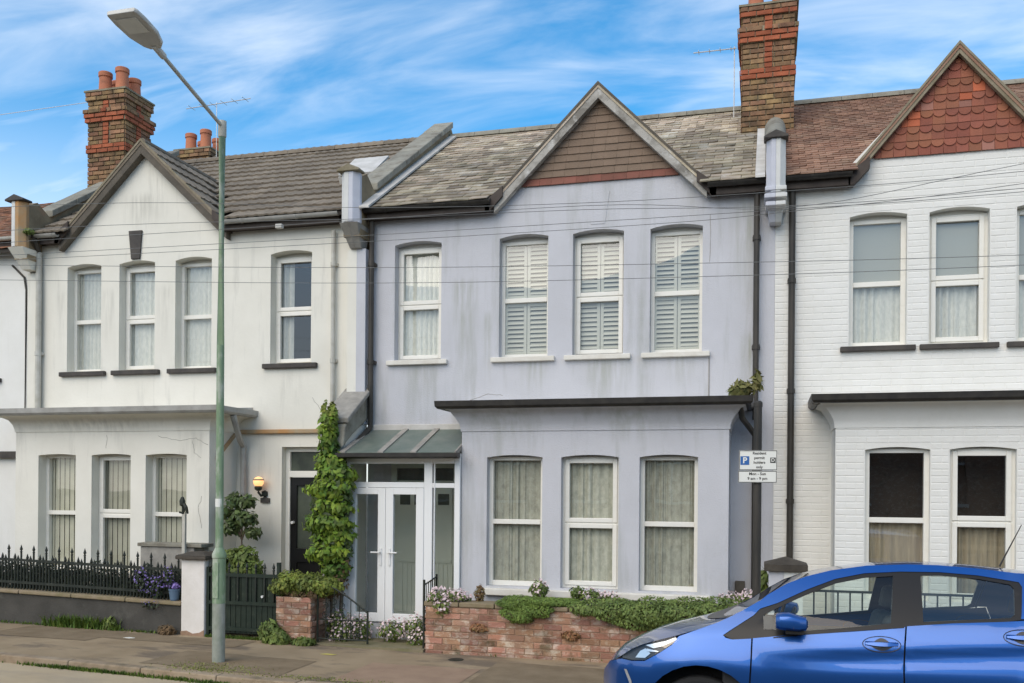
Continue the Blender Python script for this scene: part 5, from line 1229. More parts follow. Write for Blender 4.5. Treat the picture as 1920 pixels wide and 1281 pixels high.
rail_ = [(1.02,1.13), (1.165,1.165), (1.331,1.225), (1.534,1.325), (1.732,1.406), (1.93,1.451), (2.174,1.470), (2.43,1.474), (2.674,1.459), (2.93,1.420), (2.95,1.478), (2.677,1.507), (2.43,1.522), (2.226,1.522), (1.95,1.506), (1.70,1.464), (1.534,1.418), (1.397,1.362), (1.262,1.280), (1.172,1.205), (1.10,1.168)]
for far in (False, True):
    flank(fender, paint, 'front_wing', far); flank(rdoor, paint, 'rear_door', far, label=None)
    d_ = flank(fdoor, paint, 'front_door', far); flank(quarter, paint, 'rear_wing', far, step=.07); flank(rail_, paint, 'roof_rail', far, step=.04)
    # dark band of the window surrounds, then the panes standing just proud of it
    surround = [(.955,.99), (1.02,.962), (1.156,.975), (1.523,1.024), (1.79,1.057), (2.172,1.102), (2.465,1.133), (2.80,1.158), (2.91,1.18), (2.945,1.39), (2.925,1.435), (2.674,1.468), (2.43,1.483), (2.174,1.479), (1.93,1.460), (1.732,1.416), (1.534,1.336), (1.331,1.237), (1.165,1.166), (1.05,1.07)]
    w1 = [(1.235,1.042), (1.23,1.135), (1.345,1.198), (1.534,1.289), (1.732,1.372), (1.93,1.418), (2.122,1.437), (2.078,1.118), (1.79,1.078), (1.523,1.046)]
    w2 = [(2.285,1.135), (2.302,1.444), (2.43,1.448), (2.674,1.434), (2.865,1.402), (2.885,1.375), (2.858,1.205), (2.83,1.185), (2.465,1.152)]
    fr = flank(surround, car_trim, 'window_surround', far, holes=(w1, w2), dn=.006, ret=.03)
    flank(w1, car_g, 'front_side_window', far, dn=.012, ret=0); flank(w2, car_t, 'rear_side_window', far, dn=.012, ret=0)
    q = MB()
    q.v = [side_pt(x, z, far, -.003) for x, z in ((1.30,.985), (1.523,1.020), (1.79,1.052), (2.16,1.094), (2.16,1.102), (1.79,1.060), (1.523,1.028), (1.30,.993))]; q.f = [(0,1,6,7), (1,2,5,6), (2,3,4,5)]; part('waist_seal', q, car_trim, car, fixn=False)
    ey = (lambda y: y) if not far else (lambda y: 2*(CY+HW)-y)
    # A-pillar divider behind the quarterlight
    q = MB(); q.tube([side_pt(1.325, 1.03, far, .02), side_pt(1.375, 1.215, far, .02)], .014, 6); part('window_divider', q, car_trim, car)
    # door handles
    for hx, hz in ((2.01, .978), (2.89, 1.062)):
        own = car
        rc_ = flank([(hx+.115*math.cos(a), hz+.048*math.sin(a)) for a in np.linspace(0, 2*math.pi, 20)[:-1]], paint, 'handle_recess', far, dn=-.0015, ret=.0, step=.03)
        q = MB(); n_ = 10
        q.v = []; 
        for i in range(n_+1):
            t = i/n_; x = hx-.105+.21*t; k = math.sin(math.pi*min(max(t, .06), .94))**.5
            for dz, dd in ((-.012, .0), (-.014*k, -.022*k-.004), (.012*k, -.024*k-.004), (.014, .0)):
                q.v.append(side_pt(x, hz+dz+.004, far, dd-.002))
        for i in range(n_):
            for k in range(3): q.f.append((4*i+k, 4*i+4+k, 4*i+5+k, 4*i+1+k))
        part('door_handle', q, paint, car, smooth=True)
        q = MB(); q.tube([side_pt(hx+.122*math.cos(a), hz+.052*math.sin(a), far, .0) for a in np.linspace(0, 2*math.pi, 25)], .0032, 5, cap=False); part('handle_shade_ring', q, hl_dark, car)  # dark outline painted for the shaded rim of the recess
        q = MB(); q.v = [side_pt(hx-.07+.14*i/8, hz-.012-.030*math.sin(math.pi*i/8), far, -.0026) for i in range(9)]; q.f = [tuple(range(9))]; part('handle_shade', q, hl_dark, car, fixn=False)  # dark patches stand in for shade inside the uncarved handle recess
        q = MB(); q.v = [side_pt(hx-.05+.1*i/8, hz+.016+.026*math.sin(math.pi*i/8), far, -.0028) for i in range(9)]; q.f = [tuple(range(9))]; part('handle_shade', q, hl_dark, car, fixn=False)
    # mirror
    mx_, mz_, my = 1.40, 1.115, -.115
    prof = [(-.085,.00,.055,.05), (-.06,.055,.072,.062), (0,.075,.078,.068), (.07,.062,.066,.06), (.115,.028,.045,.048), (.128,.006,.02,.02)]
    b = MB(); n_ = 12
    for (px_, up_, hy_, hz_) in prof:
        for k in range(n_):
            a = 2*math.pi*k/n_; ca, sa_ = math.cos(a), math.sin(a)
            pw = lambda v: math.copysign(abs(v)**.75, v)
            b.v.append((CX+mx_+px_, ey(CY-.06+hy_*1.2*pw(ca)), mz_-.002+hz_*.95*pw(sa_)-(.012 if px_ > .05 else 0)))
    for i in range(len(prof)-1):
        for k in range(n_): b.f.append((i*n_+k, i*n_+(k+1) % n_, (i+1)*n_+(k+1) % n_, (i+1)*n_+k))
    b.f += [tuple(range(n_)), tuple(range((len(prof)-1)*n_, len(prof)*n_))]
    mo = part('door_mirror', b, paint, car, smooth=True)
    b = MB(); b.box(CX+mx_-.02, CX+mx_+.10, min(ey(CY-.10), ey(CY+.06)), max(ey(CY-.10), ey(CY+.06)), mz_-.085, mz_-.052); b.add([(CX+mx_-.04, ey(CY+.08), .99), (CX+mx_+.04, ey(CY+.08), .99), (CX+mx_+.06, ey(CY-.02), mz_-.06), (CX+mx_-.02, ey(CY-.02), mz_-.06), (CX+mx_-.04, ey(CY+.06), .995), (CX+mx_+.04, ey(CY+.06), .995), (CX+mx_+.06, ey(CY-.05), mz_-.05), (CX+mx_-.02, ey(CY-.05), mz_-.05)], [(0,1,2,3),(7,6,5,4),(0,4,5,1),(1,5,6,2),(2,6,7,3),(3,7,4,0)]); part('mirror_foot', b, car_trim, mo)
    b = MB(); b.v = [(CX+mx_+.03, ey(CY-.142), mz_-.030), (CX+mx_+.12, ey(CY-.085), mz_-.022), (CX+mx_+.125, ey(CY-.080), mz_-.038), (CX+mx_+.03, ey(CY-.138), mz_-.046)]; b.f = [(0,1,2,3)]; part('mirror_indicator', b, amber, mo)
    # headlight: dark bezel, bright reflectors, clear lens
    hlo = [(.215,.775), (.30,.770), (.40,.780), (.50,.838), (.60,.908), (.648,.940), (.62,.966), (.50,.930), (.387,.893), (.300,.852), (.225,.800)]
    he = flank(hlo, hl_dark, 'headlight', far, dn=.035, ret=0, step=.04)
    flank([(.40,.885), (.55,.925), (.62,.955), (.63,.942), (.55,.895), (.46,.868)], hl_white, 'reflector', far, dn=.022, ret=.01, step=.03, parent=he)
    flank([(.325,.790), (.40,.795), (.44,.83), (.40,.862), (.36,.84)], hl_white, 'reflector', far, dn=.025, ret=.01, step=.03, parent=he)
    flank([(.41,.842), (.50,.846), (.50,.852), (.41,.862)], hl_white, 'reflector', far, dn=.018, ret=.008, step=.03, parent=he)
    flank([(.52,.885), (.60,.925), (.635,.945), (.61,.918), (.55,.875)], amber, 'indicator', far, dn=.02, ret=.008, step=.03, parent=he)
    flank(hlo, hl_g, 'lens', far, dn=-.001, ret=0, step=.03, parent=he)
    # front corner intake and bright strip
    flank([(.03,.48), (.08,.40), (.24,.42), (.27,.60), (.22,.685), (.10,.68), (.04,.60)], car_trim if False else paint, 'corner_intake', far, dn=-.001, ret=0)
    flank([(.24,.70), (.262,.70), (.30,.62), (.315,.52), (.30,.52), (.28,.61)], hl_white, 'bright_strip', far, dn=-.003, ret=0, step=.03)
    # wheels
    for wx in (WX1, WX2):
        yy = ey(CY+.03); sgn = 1 if not far else -1
        b = MB(); n_ = 28
        pr2 = [(.0, .20), (.20, .20), (.20, .0), (.215, -.006), (.30, -.004), (.325, .012), (.332, .04), (.332, .16), (.315, .20), (.20, .20)]
        for r_, o_ in pr2[2:]:
            for k in range(n_): b.v.append((CX+wx+r_*math.cos(2*math.pi*k/n_), yy+sgn*o_, WZ+r_*math.sin(2*math.pi*k/n_)))
        for i in range(len(pr2)-3):
            for k in range(n_): b.f.append((i*n_+k, i*n_+(k+1) % n_, (i+1)*n_+(k+1) % n_, (i+1)*n_+k))
        wh = part('wheel', b, rubber, car, smooth=True)
        b = MB(); b.add([(CX+wx+.20*math.cos(2*math.pi*k/n_), yy+sgn*.05, WZ+.20*math.sin(2*math.pi*k/n_)) for k in range(n_)], [tuple(range(n_))])
        for s_ in range(7):
            a = 2*math.pi*s_/7
            for (ra, rb, wa) in ((.03, .20, .022),):
                c_, s2 = math.cos(a), math.sin(a)
                b.add([(CX+wx+ra*c_-wa*s2, yy+sgn*.012, WZ+ra*s2+wa*c_), (CX+wx+ra*c_+wa*s2, yy+sgn*.012, WZ+ra*s2-wa*c_), (CX+wx+rb*c_+wa*s2*.8, yy+sgn*.005, WZ+rb*s2-wa*c_*.8), (CX+wx+rb*c_-wa*s2*.8, yy+sgn*.005, WZ+rb*s2+wa*c_*.8)], [(0,1,2,3)])
        part('rim', b, alloy, wh)
        # arch liner
        b = MB(); n_ = 18
        for k in range(n_+1):
            a = R(-15+210*k/n_)
            for o_ in (.03, .30): b.v.append((CX+wx+(RA+.012)*math.cos(a), ey(CY+o_), WZ+(RA+.012)*math.sin(a)))
        for k in range(n_): b.f.append((2*k, 2*k+1, 2*k+3, 2*k+2))
        b.box(CX+wx-.44, CX+wx+.44, min(ey(CY+.26), ey(CY+.30)), max(ey(CY+.26), ey(CY+.30)), .18, .80)
        part('wheel_arch_liner', b, rubber, car)
# top surfaces between the two flanks
def top_loft(stations, m, name, nseg=12, crown=1.0, thick=0):
    b = MB(); n = nseg+1
    for (x0, z0, xc, zc) in stations:      # rail point and centreline point
        y0 = CY+ins(x0, z0)+.0015; half = CY+HW-y0
        for k in range(n):
            t = -1+2*k/nseg; q = 1-abs(t)**2.2
            b.v.append((CX+x0+(xc-x0)*q, CY+HW+half*t, z0+(zc-z0)*q))
    for i in range(len(stations)-1):
        for k in range(nseg): b.f.append((i*n+k, (i+1)*n+k, (i+1)*n+k+1, i*n+k+1))
    return part(name, b, m, car, smooth=True, sharp=60)
top_loft([(.225,.800,.035,.665), (.300,.853,.075,.745), (.387,.894,.155,.828), (.50,.931,.285,.897), (.62,.968,.43,.962), (.783,1.023,.585,1.012), (.90,1.066,.735,1.046), (1.00,1.113,.86,1.072)], paint, 'bonnet')
top_loft([(1.00,1.113,.80,1.062), (1.05,1.140,.93,1.085)], car_trim, 'scuttle')
for k in (0, 1):
    b = MB(); b.tube([(CX+.90, CY+.35+.55*k, 1.055), (CX+.86, CY+.75+.55*k, 1.045), (CX+.93, CY+1.0+.5*k, 1.075)], .011, 6); part('wiper', b, car_trim, car)
top_loft([(1.05,1.140,.93,1.085), (1.172,1.205,1.10,1.180), (1.262,1.280,1.26,1.245), (1.397,1.362,1.43,1.345), (1.534,1.418,1.57,1.425)], car_g, 'windscreen')
top_loft([(1.534,1.418,1.57,1.425), (1.70,1.464,1.74,1.478), (1.95,1.506,1.97,1.522), (2.226,1.522,2.23,1.540), (2.43,1.522,2.43,1.544), (2.677,1.507,2.68,1.532), (2.95,1.478,2.96,1.508), (3.15,1.472,3.2,1.478), (3.40,1.457,3.45,1.445)], paint, 'roof')
top_loft([(3.40,1.455,3.45,1.44), (3.56,1.42,3.62,1.38), (3.74,1.20,3.80,1.15), (3.80,1.08,3.86,1.02)], car_t, 'rear_window')
top_loft([(3.80,1.08,3.86,1.02), (3.86,.95,3.93,.90), (3.93,.70,3.97,.65), (3.90,.45,3.96,.42), (3.80,.24,3.88,.24)], paint, 'tailgate')
top_loft([(.215,.780,.035,.655), (.11,.735,.02,.62), (.05,.66,.005,.55), (.012,.55,-.005,.45), (.03,.24,.02,.25)], paint, 'front_bumper')
b = MB(); b.box(CX+.045, CX+.06, CY+.45, CY+1.25, .60, .66); part('grille', b, car_trim, car)
# interior
b = MB(); b.box(CX+.95, CX+3.6, CY+.12, CY+2*HW-.12, .30, .34); b.box(CX+.95, CX+1.28, CY+.10, CY+2*HW-.10, .60, .97); b.prism_xz([(CX+.95, 1.0), (CX+1.34, .98), (CX+1.30, 1.04), (CX+1.0, 1.06)], CY+.14, CY+2*HW-.14); part('dashboard', b, interior, car, bevel=.02)
b = MB(); b.box(CX+1.2, CX+3.0, CY+.085, CY+.115, .34, .97); b.box(CX+1.2, CX+3.0, CY+2*HW-.115, CY+2*HW-.085, .34, .97); part('door_card', b, interior, car)
def seat(xs, yc, wd, tall, zs=.52):
    b = MB(); b.box(xs, xs+.48, yc-wd/2, yc+wd/2, zs-.12, zs)
    b.prism_xz([(xs+.40, zs-.05), (xs+.54, zs-.05), (xs+.72, zs+tall), (xs+.60, zs+tall)], yc-wd/2+.02, yc+wd/2-.02)
    so_ = part('seat', b, seat_m, car, bevel=.035)
    for hy in ([yc] if wd < .7 else [yc-.38, yc+.38]):
        b = MB(); b.prism_xz([(xs+.625, zs+tall+.03), (xs+.73, zs+tall+.03), (xs+.75, zs+tall+.20), (xs+.66, zs+tall+.20)], hy-.13, hy+.13); part('headrest', b, seat_m, so_, bevel=.03)
seat(1.50+CX, CY+.47, .50, .62); seat(1.50+CX, CY+1.23, .50, .62); seat(2.45+CX, CY+HW, 1.24, .60)
b = MB(); b.tube([(CX+1.42+.06*math.sin(a), CY+.44+.18*math.cos(a)+.82, .96+.17*math.sin(a)) for a in np.linspace(0, 2*math.pi, 22)], .014, 6, cap=False); part('steering_wheel', b, car_trim, car, smooth=True)
b = MB(); b.box(CX+1.50, CX+1.53, CY+.72, CY+.98, 1.33, 1.39); part('rear_view_mirror', b, car_trim, car, bevel=.01)
b = MB(); b.tube([(CX+2.92, CY+HW+.0, 1.52), (CX+3.07, CY+HW, 1.83)], [.007, .003], 6); part('roof_aerial', b, car_trim, car)
b = MB(); b.box(CX+.3, CX+3.7, CY+.2, CY+2*HW-.2, .2, .3); part('underbody', b, rubber, car)
car.rotation_euler = (R(-3.4), 0, 0); car.location.z -= .050      # leaning with the camber of the road

# ================================================================== PLANTS
def leaves(name, blobs, n, size, m, parent, kind='stuff', shell=.55, droop=.3, aspect=1.6, seed=1, updir=None, label=None, jitter=.35, flat=.0):
    """many leaf-sized faces spread through ellipsoids (x,y,z,rx,ry,rz,weight)"""
    r = np.random.default_rng(seed); B = np.array([b[:6] for b in blobs], float); wts = np.array([(b[6] if len(b) > 6 else b[3]*b[4]+b[4]*b[5]+b[3]*b[5]) for b in blobs], float); wts /= wts.sum()
    k = r.choice(len(B), n, p=wts); d = r.normal(size=(n, 3)); d /= np.linalg.norm(d, axis=1)[:, None]
    rad = shell+(1-shell)*r.random(n)**.6
    # clumps: pull the radius in and out with direction so that the outline is uneven
    ph = r.random((len(B), 6))*6.28
    w_ = np.sin(d[:, 0]*4+ph[k, 0])*np.sin(d[:, 1]*4+ph[k, 1])+np.sin(d[:, 2]*5+ph[k, 2]+d[:, 0]*3)
    rad = rad*(1+.12*w_)
    c = B[k, :3]+d*B[k, 3:6]*rad[:, None]
    nrm = d/ B[k, 3:6]; nrm /= np.linalg.norm(nrm, axis=1)[:, None]
    nrm = nrm+r.normal(size=(n, 3))*jitter+np.array([0, -.25, .35]); nrm /= np.linalg.norm(nrm, axis=1)[:, None]
    up = np.tile(np.array([0, 0, -1.0 if droop > 0 else 1.0]), (n, 1))+r.normal(size=(n, 3))*.7
    t = up-nrm*(up*nrm).sum(1)[:, None]; t /= np.linalg.norm(t, axis=1)[:, None]; s = np.cross(nrm, t)
    sz = size*(.6+.8*r.random(n))[:, None]
    a = c-t*sz*.5*aspect; e = c+t*sz*.5*aspect; l_ = c+s*sz*.42-nrm*sz*.10-t*sz*.1; q = c-s*sz*.42-nrm*sz*.10-t*sz*.1
    V = np.stack([a, l_, e, q], 1).reshape(-1, 3)
    ctr = V.mean(0); V = V-ctr
    me = bpy.data.meshes.new(name); me.vertices.add(4*n); me.vertices.foreach_set('co', V.astype(np.float32).ravel())
    idx = np.arange(4*n).reshape(n, 4); tri = np.concatenate([idx[:, [0, 1, 2]], idx[:, [0, 2, 3]]], 1).reshape(-1, 3)
    me.loops.add(tri.size); me.loops.foreach_set('vertex_index', tri.ravel().astype(np.int32)); me.polygons.add(len(tri)); me.polygons.foreach_set('loop_start', np.arange(0, tri.size, 3, dtype=np.int32)); me.polygons.foreach_set('loop_total', np.full(len(tri), 3, np.int32))
    me.update(); me.validate(); me.materials.append(m)
    o = bpy.data.objects.new(name, me); C.objects.link(o); cv = Vector(ctr.tolist())
    if parent is not None: o.parent = parent; o.location = cv-W[parent.name]
    else: o.location = cv
    W[o.name] = cv
    if kind: o['kind'] = kind
    if label: o['label'] = label
    return o
def stems(name, lines, r_, m, parent):
    b = MB()
    for ln_ in lines: b.tube(ln_, r_, 5)
    return part(name, b, m, parent, smooth=True)
def flowers(name, blobs, n, size, m, parent, seed=1): return leaves(name, blobs, n, size, m, parent, shell=.7, aspect=1.0, seed=seed, jitter=.6)
def blades(name, pts, h, m, seed=0, parent=None, wd=.008, spread=.6):
    r = random.Random(seed); b = MB()
    for (x, y, z) in pts:
        a = r.uniform(0, 6.28); hh = h*r.uniform(.4, 1.2); dx_, dy_ = math.cos(a), math.sin(a); ln_ = hh*r.uniform(.1, spread)
        b.add([(x-dy_*wd, y+dx_*wd, z), (x+dy_*wd, y-dx_*wd, z), (x+dx_*ln_*.5+dy_*wd*.7, y+dy_*ln_*.5-dx_*wd*.7, z+hh*.65), (x+dx_*ln_*.5-dy_*wd*.7, y+dy_*ln_*.5+dx_*wd*.7, z+hh*.65), (x+dx_*ln_, y+dy_*ln_, z+hh)], [(0,1,2,3), (3,2,4)])
    return part(name, b, m, parent, stuff=True, fixn=False)
rr = random.Random(11)

ivy = thing('climbing_plant', 'bright green climber covering the dividing wall between the black door and the white porch', 'plant', (-5.55, -.9, .1))
stems('stem', [[(-5.6, -.9, .1), (-5.55, -.98, .9), (-5.62, -.95, 1.8), (-5.55, -.9, 2.6), (-5.58, -.88, 2.9)], [(-5.45, -.9, .1), (-5.40, -.95, .8), (-5.42, -.95, 1.5)], [(-5.3, -.92, .3), (-5.26, -.98, .9), (-5.36, -1.0, 1.3)]], .018, bark, ivy)
leaves('foliage', [(-5.50,-.90,2.72,.145,.16,.34), (-5.46,-.9,2.36,.22,.18,.14), (-5.38,-.92,2.20,.30,.22,.16), (-5.44,-.95,2.0,.33,.27,.15), (-5.40,-.95,1.78,.30,.25,.16), (-5.46,-.97,1.56,.34,.28,.15), (-5.38,-.95,1.38,.28,.24,.16), (-5.44,-.97,1.18,.30,.28,.15), (-5.36,-.93,1.0,.20,.22,.18)], 4300, .055, ivy_m, ivy, seed=3)
leaves('old_leaf', [(-5.42,-.93,1.9,.28,.2,.5), (-5.40,-.93,1.3,.26,.2,.4)], 1100, .06, tree_m, ivy, seed=103, shell=.5)
leaves('shoot', [(-5.54,-.90,2.99,.07,.06,.16), (-5.44,-.90,2.98,.06,.06,.17), (-5.49,-.92,2.85,.10,.1,.14)], 420, .05, hedge_m, ivy, seed=4, droop=-1)
leaves('dead_twigs', [(-5.33,-.96,.95,.17,.15,.28), (-5.42,-.96,.75,.2,.15,.2)], 700, .03, mat('brown_dead_leaf', (.16,.10,.05), (.10,.07,.035), 8, .8, isl=.4), ivy, seed=5)
hg = thing('hedge', 'small yellow-green hedge clump sitting over the short brick pillar', 'hedge', (-5.62, -1.2, .6))
leaves('foliage', [(-5.85,-1.25,.80,.20,.24,.15), (-5.60,-1.24,.80,.26,.24,.15), (-5.38,-1.2,.78,.22,.22,.14), (-5.95,-1.28,.74,.13,.18,.10)], 3600, .036, hedge_m, hg, seed=6)
leaves('dry_underside', [(-5.65,-1.22,.68,.38,.22,.08)], 900, .03, MATS['brown_dead_leaf'], hg, seed=7)
tr_ = thing('standard_tree', 'small round-headed bay tree on a thin stem beside the lamp post', 'tree', (-6.98, -.55, .1))
stems('trunk', [[(-6.98, -.55, .1), (-6.96, -.55, .7), (-6.97, -.55, 1.45)], [(-6.97, -.55, 1.3), (-6.86, -.58, 1.55)], [(-6.97, -.55, 1.3), (-7.08, -.58, 1.6)]], .016, bark, tr_)
leaves('crown', [(-7.08,-.58,1.83,.13,.14,.12), (-6.86,-.6,1.58,.17,.18,.11), (-7.12,-.58,1.46,.16,.16,.12), (-6.90,-.56,1.82,.14,.14,.11), (-7.22,-.55,1.66,.11,.13,.10), (-6.80,-.56,1.40,.13,.13,.09), (-7.0,-.6,1.62,.12,.14,.12)], 1150, .055, tree_m, tr_, seed=8, shell=.3)
bs = thing('bush', 'light green bush under the small bay tree behind the dark green gate', 'bush', (-6.95, -.75, .1))
leaves('foliage', [(-7.0,-.72,1.02,.22,.2,.18), (-6.80,-.75,1.03,.2,.2,.2), (-6.68,-.75,.92,.14,.16,.14), (-6.9,-.8,.75,.32,.2,.3)], 2000, .05, bush_m, bs, seed=9)
dh = thing('hedge', 'dark low hedge just behind the black spear-topped railings', 'hedge', (-9.2, -1.03, .1))
leaves('foliage', [(-7.7-.42*i,-1.02,.62+.012*i,.32,.12,.30) for i in range(12)], 9000, .045, darkhedge_m, dh, seed=10, shell=.2)
hh2 = thing('hedge', 'dark hedge behind the dark green garden gate', 'hedge', (-6.4, -1.0, .1))
leaves('foliage', [(-6.75+.3*i,-1.05,.5,.22,.10,.4) for i in range(3)], 2400, .045, darkhedge_m, hh2, seed=12, shell=.2)
g1 = thing('shrub', 'bright green heath cushion spilling over the middle of the brick wall', 'shrub', (-2.7, -1.25, .6))
leaves('foliage', [(-2.82,-1.32,.67,.24,.20,.09), (-2.50,-1.30,.69,.32,.2,.07), (-2.78,-1.42,.57,.24,.11,.13), (-2.60,-1.42,.60,.24,.09,.09), (-2.25,-1.24,.70,.2,.14,.05)], 12000, .017, moss_m, g1, seed=13, shell=.7)
g2 = thing('shrub', 'long dense green shrub trailing over the right half of the brick wall', 'shrub', (-1.2, -1.25, .6))
leaves('foliage', [(-1.95,-1.32,.64,.26,.2,.10), (-1.60,-1.34,.64,.34,.24,.15), (-1.25,-1.36,.62,.36,.25,.18), (-.90,-1.34,.66,.36,.24,.16), (-.55,-1.3,.70,.32,.24,.12), (-.25,-1.25,.70,.25,.2,.1), (-1.45,-1.43,.53,.26,.11,.10), (-1.1,-1.41,.52,.3,.1,.1)], 17000, .023, shrub_m, g2, seed=14, shell=.7)
def flowerbed(name, label, blobs, nl, nf, seed, fm=pink_fl, fs=.034, lm=bush_m, group=None):
    t = thing(name, label, 'flowers', (blobs[0][0], blobs[0][1], blobs[0][2]-blobs[0][5]), group)
    leaves('foliage', [(x, y, z-.03, a, b_, c_) for x, y, z, a, b_, c_ in blobs], nl, .032, lm, t, seed=seed, shell=.3)
    flowers('blossom', blobs, nf, fs, fm, t, seed=seed+50); return t
flowerbed('flowering_plant', 'pale pink flowers tumbling over the path end of the brick wall', [(-3.80,-1.33,.72,.16,.14,.11), (-3.58,-1.30,.74,.16,.14,.09), (-3.72,-1.42,.62,.10,.05,.09)], 500, 520, 21)
flowerbed('flowering_plant', 'white-pink flowers behind the closed iron gate leaf', [(-5.28,-1.0,.30,.18,.18,.2), (-5.02,-.98,.24,.2,.18,.17), (-5.2,-1.12,.16,.16,.12,.12)], 750, 420, 22)
flowerbed('flowering_plant', 'white-pink flowers at the foot of the porch beside the open gate leaf', [(-4.55,-.98,.24,.22,.15,.15), (-4.25,-.95,.28,.18,.15,.17), (-4.18,-1.08,.16,.14,.12,.12)], 750, 420, 23)
flowerbed('flowering_plant', 'pink flowers under the second bay window above the brick wall', [(-1.98,-1.15,.79,.14,.1,.09), (-1.75,-1.12,.77,.14,.1,.07)], 350, 190, 24)
flowerbed('flowering_plant', 'pink flowers at the right end of the brick wall beside the sign post', [(-.38,-1.15,.82,.14,.12,.06), (-.16,-1.15,.84,.13,.12,.07), (-.3,-1.3,.72,.12,.1,.08)], 350, 300, 25)
flowerbed('flowering_plant', 'small yellow-green plant with pale blooms under the first bay window', [(-2.62,-1.1,.84,.12,.1,.11)], 420, 60, 26)
for xx, zz, lb in ((-3.27, .37, 'reddish succulent tuft rooted in the brick wall nearer the path'), (-2.16, .33, 'orange-red succulent tuft rooted in the brick wall under the green mounds')):
    t_ = thing('succulent', lb, 'plant', (xx, -1.4, zz), 'succulents rooted in the garden wall')
    leaves('foliage', [(xx, -1.41, zz, .11, .04, .055)], 260, .03, mat('red_succulent_leaf', (.30,.12,.06), (.22,.15,.06), 14, .6, isl=.4), t_, seed=int(-xx*10), shell=.3, droop=-1)
rd = thing('bush', 'tiny dark reddish conifer on the brick wall near the porch', 'bush', (-3.34, -1.2, .62))
leaves('foliage', [(-3.33,-1.2,.74,.065,.065,.12)], 420, .022, mat('bronze_leaf', (.12,.10,.035), (.16,.075,.04), 14, .7, isl=.4), rd, seed=27)
wd_ = thing('bush', 'wispy grey-green plant in the middle of the bay windows above the shrubs', 'bush', (-2.15, -1.1, .65))
leaves('foliage', [(-2.15,-1.1,.80,.10,.08,.10)], 260, .03, bush_m, wd_, seed=28, shell=.2)
lv = flowerbed('flowering_plant', 'lilac flowers growing through the railings next to the white pillar', [(-8.0,-1.32,.78,.10,.08,.18), (-7.78,-1.34,.72,.16,.08,.14), (-7.58,-1.32,.83,.09,.08,.16), (-7.82,-1.36,.48,.13,.05,.05)], 300, 190, 29, purple_fl, .028, darkhedge_m)
fp = thing('flower_pot', 'blue flower pot on the low wall beside the white pillar', 'flower pot', (-7.53, YW, .5))
b = MB().lathe((-7.53, -1.26, .52), [(.0, 0), (.055, 0), (.075, .13), (.08, .13), (.08, .15), (.068, .15), (.06, .02)], 14); part('pot', b, blue_pot, fp, smooth=True)
leaves('foliage', [(-7.53,-1.27,.71,.08,.07,.05)], 120, .03, purple_fl, fp, seed=30)
def weed(label, blobs, n, size, m, seed, group=None):
    t = thing('weed', label, 'weed', (blobs[0][0], blobs[0][1], zw(blobs[0][0])), group); leaves('foliage', blobs, n, size, m, t, seed=seed, shell=.2, droop=-1, aspect=2.2); return t
weed('tall leafy weed at the foot of the short brick pillar', [(-5.98,-1.50,.20,.16,.10,.16), (-5.85,-1.52,.14,.14,.10,.12)], 900, .045, bush_m, 31)
weed('low light green weed between brick pillar and iron gate', [(-5.52,-1.50,.10,.16,.08,.06)], 340, .04, bush_m, 32)
wt = thing('weed', 'grassy weed tuft against the dark rendered plinth', 'weed', (-9.05, -1.36, zw(-9)))
blades('blade', [(xx, -1.335-abs(rr.gauss(0, .04)), zw(xx)-.005) for xx in [rr.choice((rr.gauss(-9.15, .10), rr.gauss(-8.85, .13), rr.uniform(-9.6, -8.3))) for _ in range(420)]], .17, grass_m, 33, wt, wd=.011, spread=1.0)
weed('small straggly weed against the plinth left of the white pillar', [(-8.45,-1.36,.18,.10,.05,.09)], 150, .04, bush_m, 34)
weed('dry brown weed in the corner of the plinth and the white pillar', [(-7.55,-1.40,.14,.14,.07,.08)], 260, .03, MATS['brown_dead_leaf'], 35)
weed('sapling sprouting from the bay gutter beside the drainpipe', [(-.24,-.75,3.22,.16,.10,.10), (-.10,-.70,3.30,.07,.08,.14), (-.36,-.80,3.18,.10,.08,.06)], 260, .05, sapling_m, 36)
weed('small green fern behind the sign post beside the dark-capped pillar', [(-.02,-.85,.95,.08,.08,.18), (-.04,-.8,.75,.08,.08,.2)], 260, .05, bush_m, 37)
weed('tuft of moss and weed on the left eave gutter', [(-10.72,-.38,5.84,.10,.07,.05)], 120, .03, bush_m, 38)
pts = []
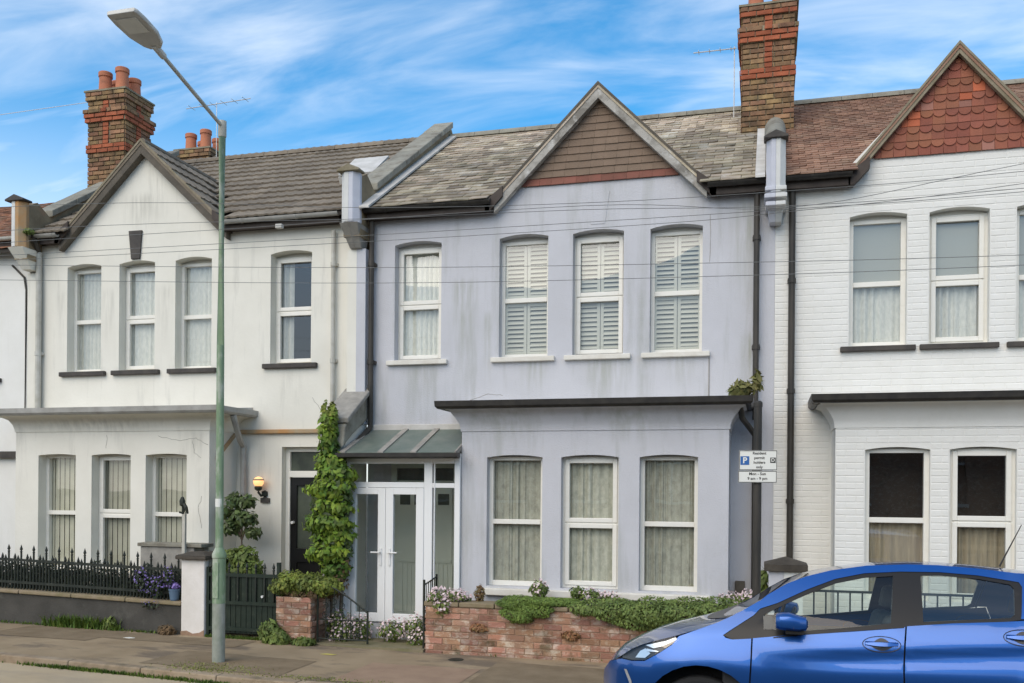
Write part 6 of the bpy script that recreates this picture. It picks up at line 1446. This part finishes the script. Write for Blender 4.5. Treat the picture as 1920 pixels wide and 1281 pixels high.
for i in range(1700):
    x = rr.choice((rr.gauss(-7.1, .35), rr.gauss(-5.5, .55), rr.uniform(-7.9, -4.2))); y = -3.465-abs(rr.gauss(0, .022)); pts.append((x, y, lerp_tab(ZR, x)-.004))
tag(blades('kerb_grass', pts, .05, grass_m, 41), 'grass growing in the gutter along the kerb face')
pts = []
for i in range(900):
    x = rr.gauss(-5.75, .28); y = -3.12+rr.gauss(0, .12)+(.25 if x < -5.9 else 0)*0; pts.append((x, y, zpav(x, y)-.003))
for i in range(420):
    x = rr.gauss(-4.35, .45); y = -3.22+rr.gauss(0, .06); pts.append((x, y, zpav(x, y)-.003))
tag(blades('verge_grass', pts, .018, mat('pale_moss', (.24,.25,.07), (.17,.19,.05), 5, .8, isl=.3), 42), 'sparse grass and moss on the pavement round the lamp base')
pts = [(x, -1.33-abs(rr.gauss(0, .025)), zw(x)-.004) for x in [rr.choice((rr.uniform(-10.4, -7.5), rr.uniform(-7.0, -5.9), rr.uniform(-7.0, -6.0), rr.uniform(-3.9, -1.5))) for _ in range(1500)]]
tag(blades('wall_grass', pts, .045, grass_m, 43), 'thin grass along the foot of the front walls')
# pavement fittings
cv_ = thing('stopcock_cover', 'small dark iron cover in the pavement in front of the brick wall', 'cover', (-3.45, -1.75, .04))
b = MB().lathe((-3.45, -1.72, zpav(-3.45, -1.72)), [(.0, .006), (.085, .006), (.09, .004), (.09, -.01)], 18); part('lid', b, iron, cv_)
ym = MB(); ym.prism_xy([(-5.06, -1.95), (-4.90, -1.97), (-4.86, -1.93), (-5.0, -1.90)], zpav(-5, -1.93)+.003, zpav(-5, -1.93)+.006); o = part('paint_mark', ym, mat('yellow_paint', (.55,.47,.12), rough=.7)); tag(o, 'yellow paint mark on the pavement in front of the iron gate', 'paint mark')
ym = MB(); ym.prism_xy([(-7.85, -1.86), (-7.74, -1.88), (-7.70, -1.83), (-7.80, -1.80)], zpav(-7.8, -1.84)+.003, zpav(-7.8, -1.84)+.008); o = part('paper_scrap', ym, sign_w); tag(o, 'white scrap of paper on the pavement before the dark plinth', 'litter')
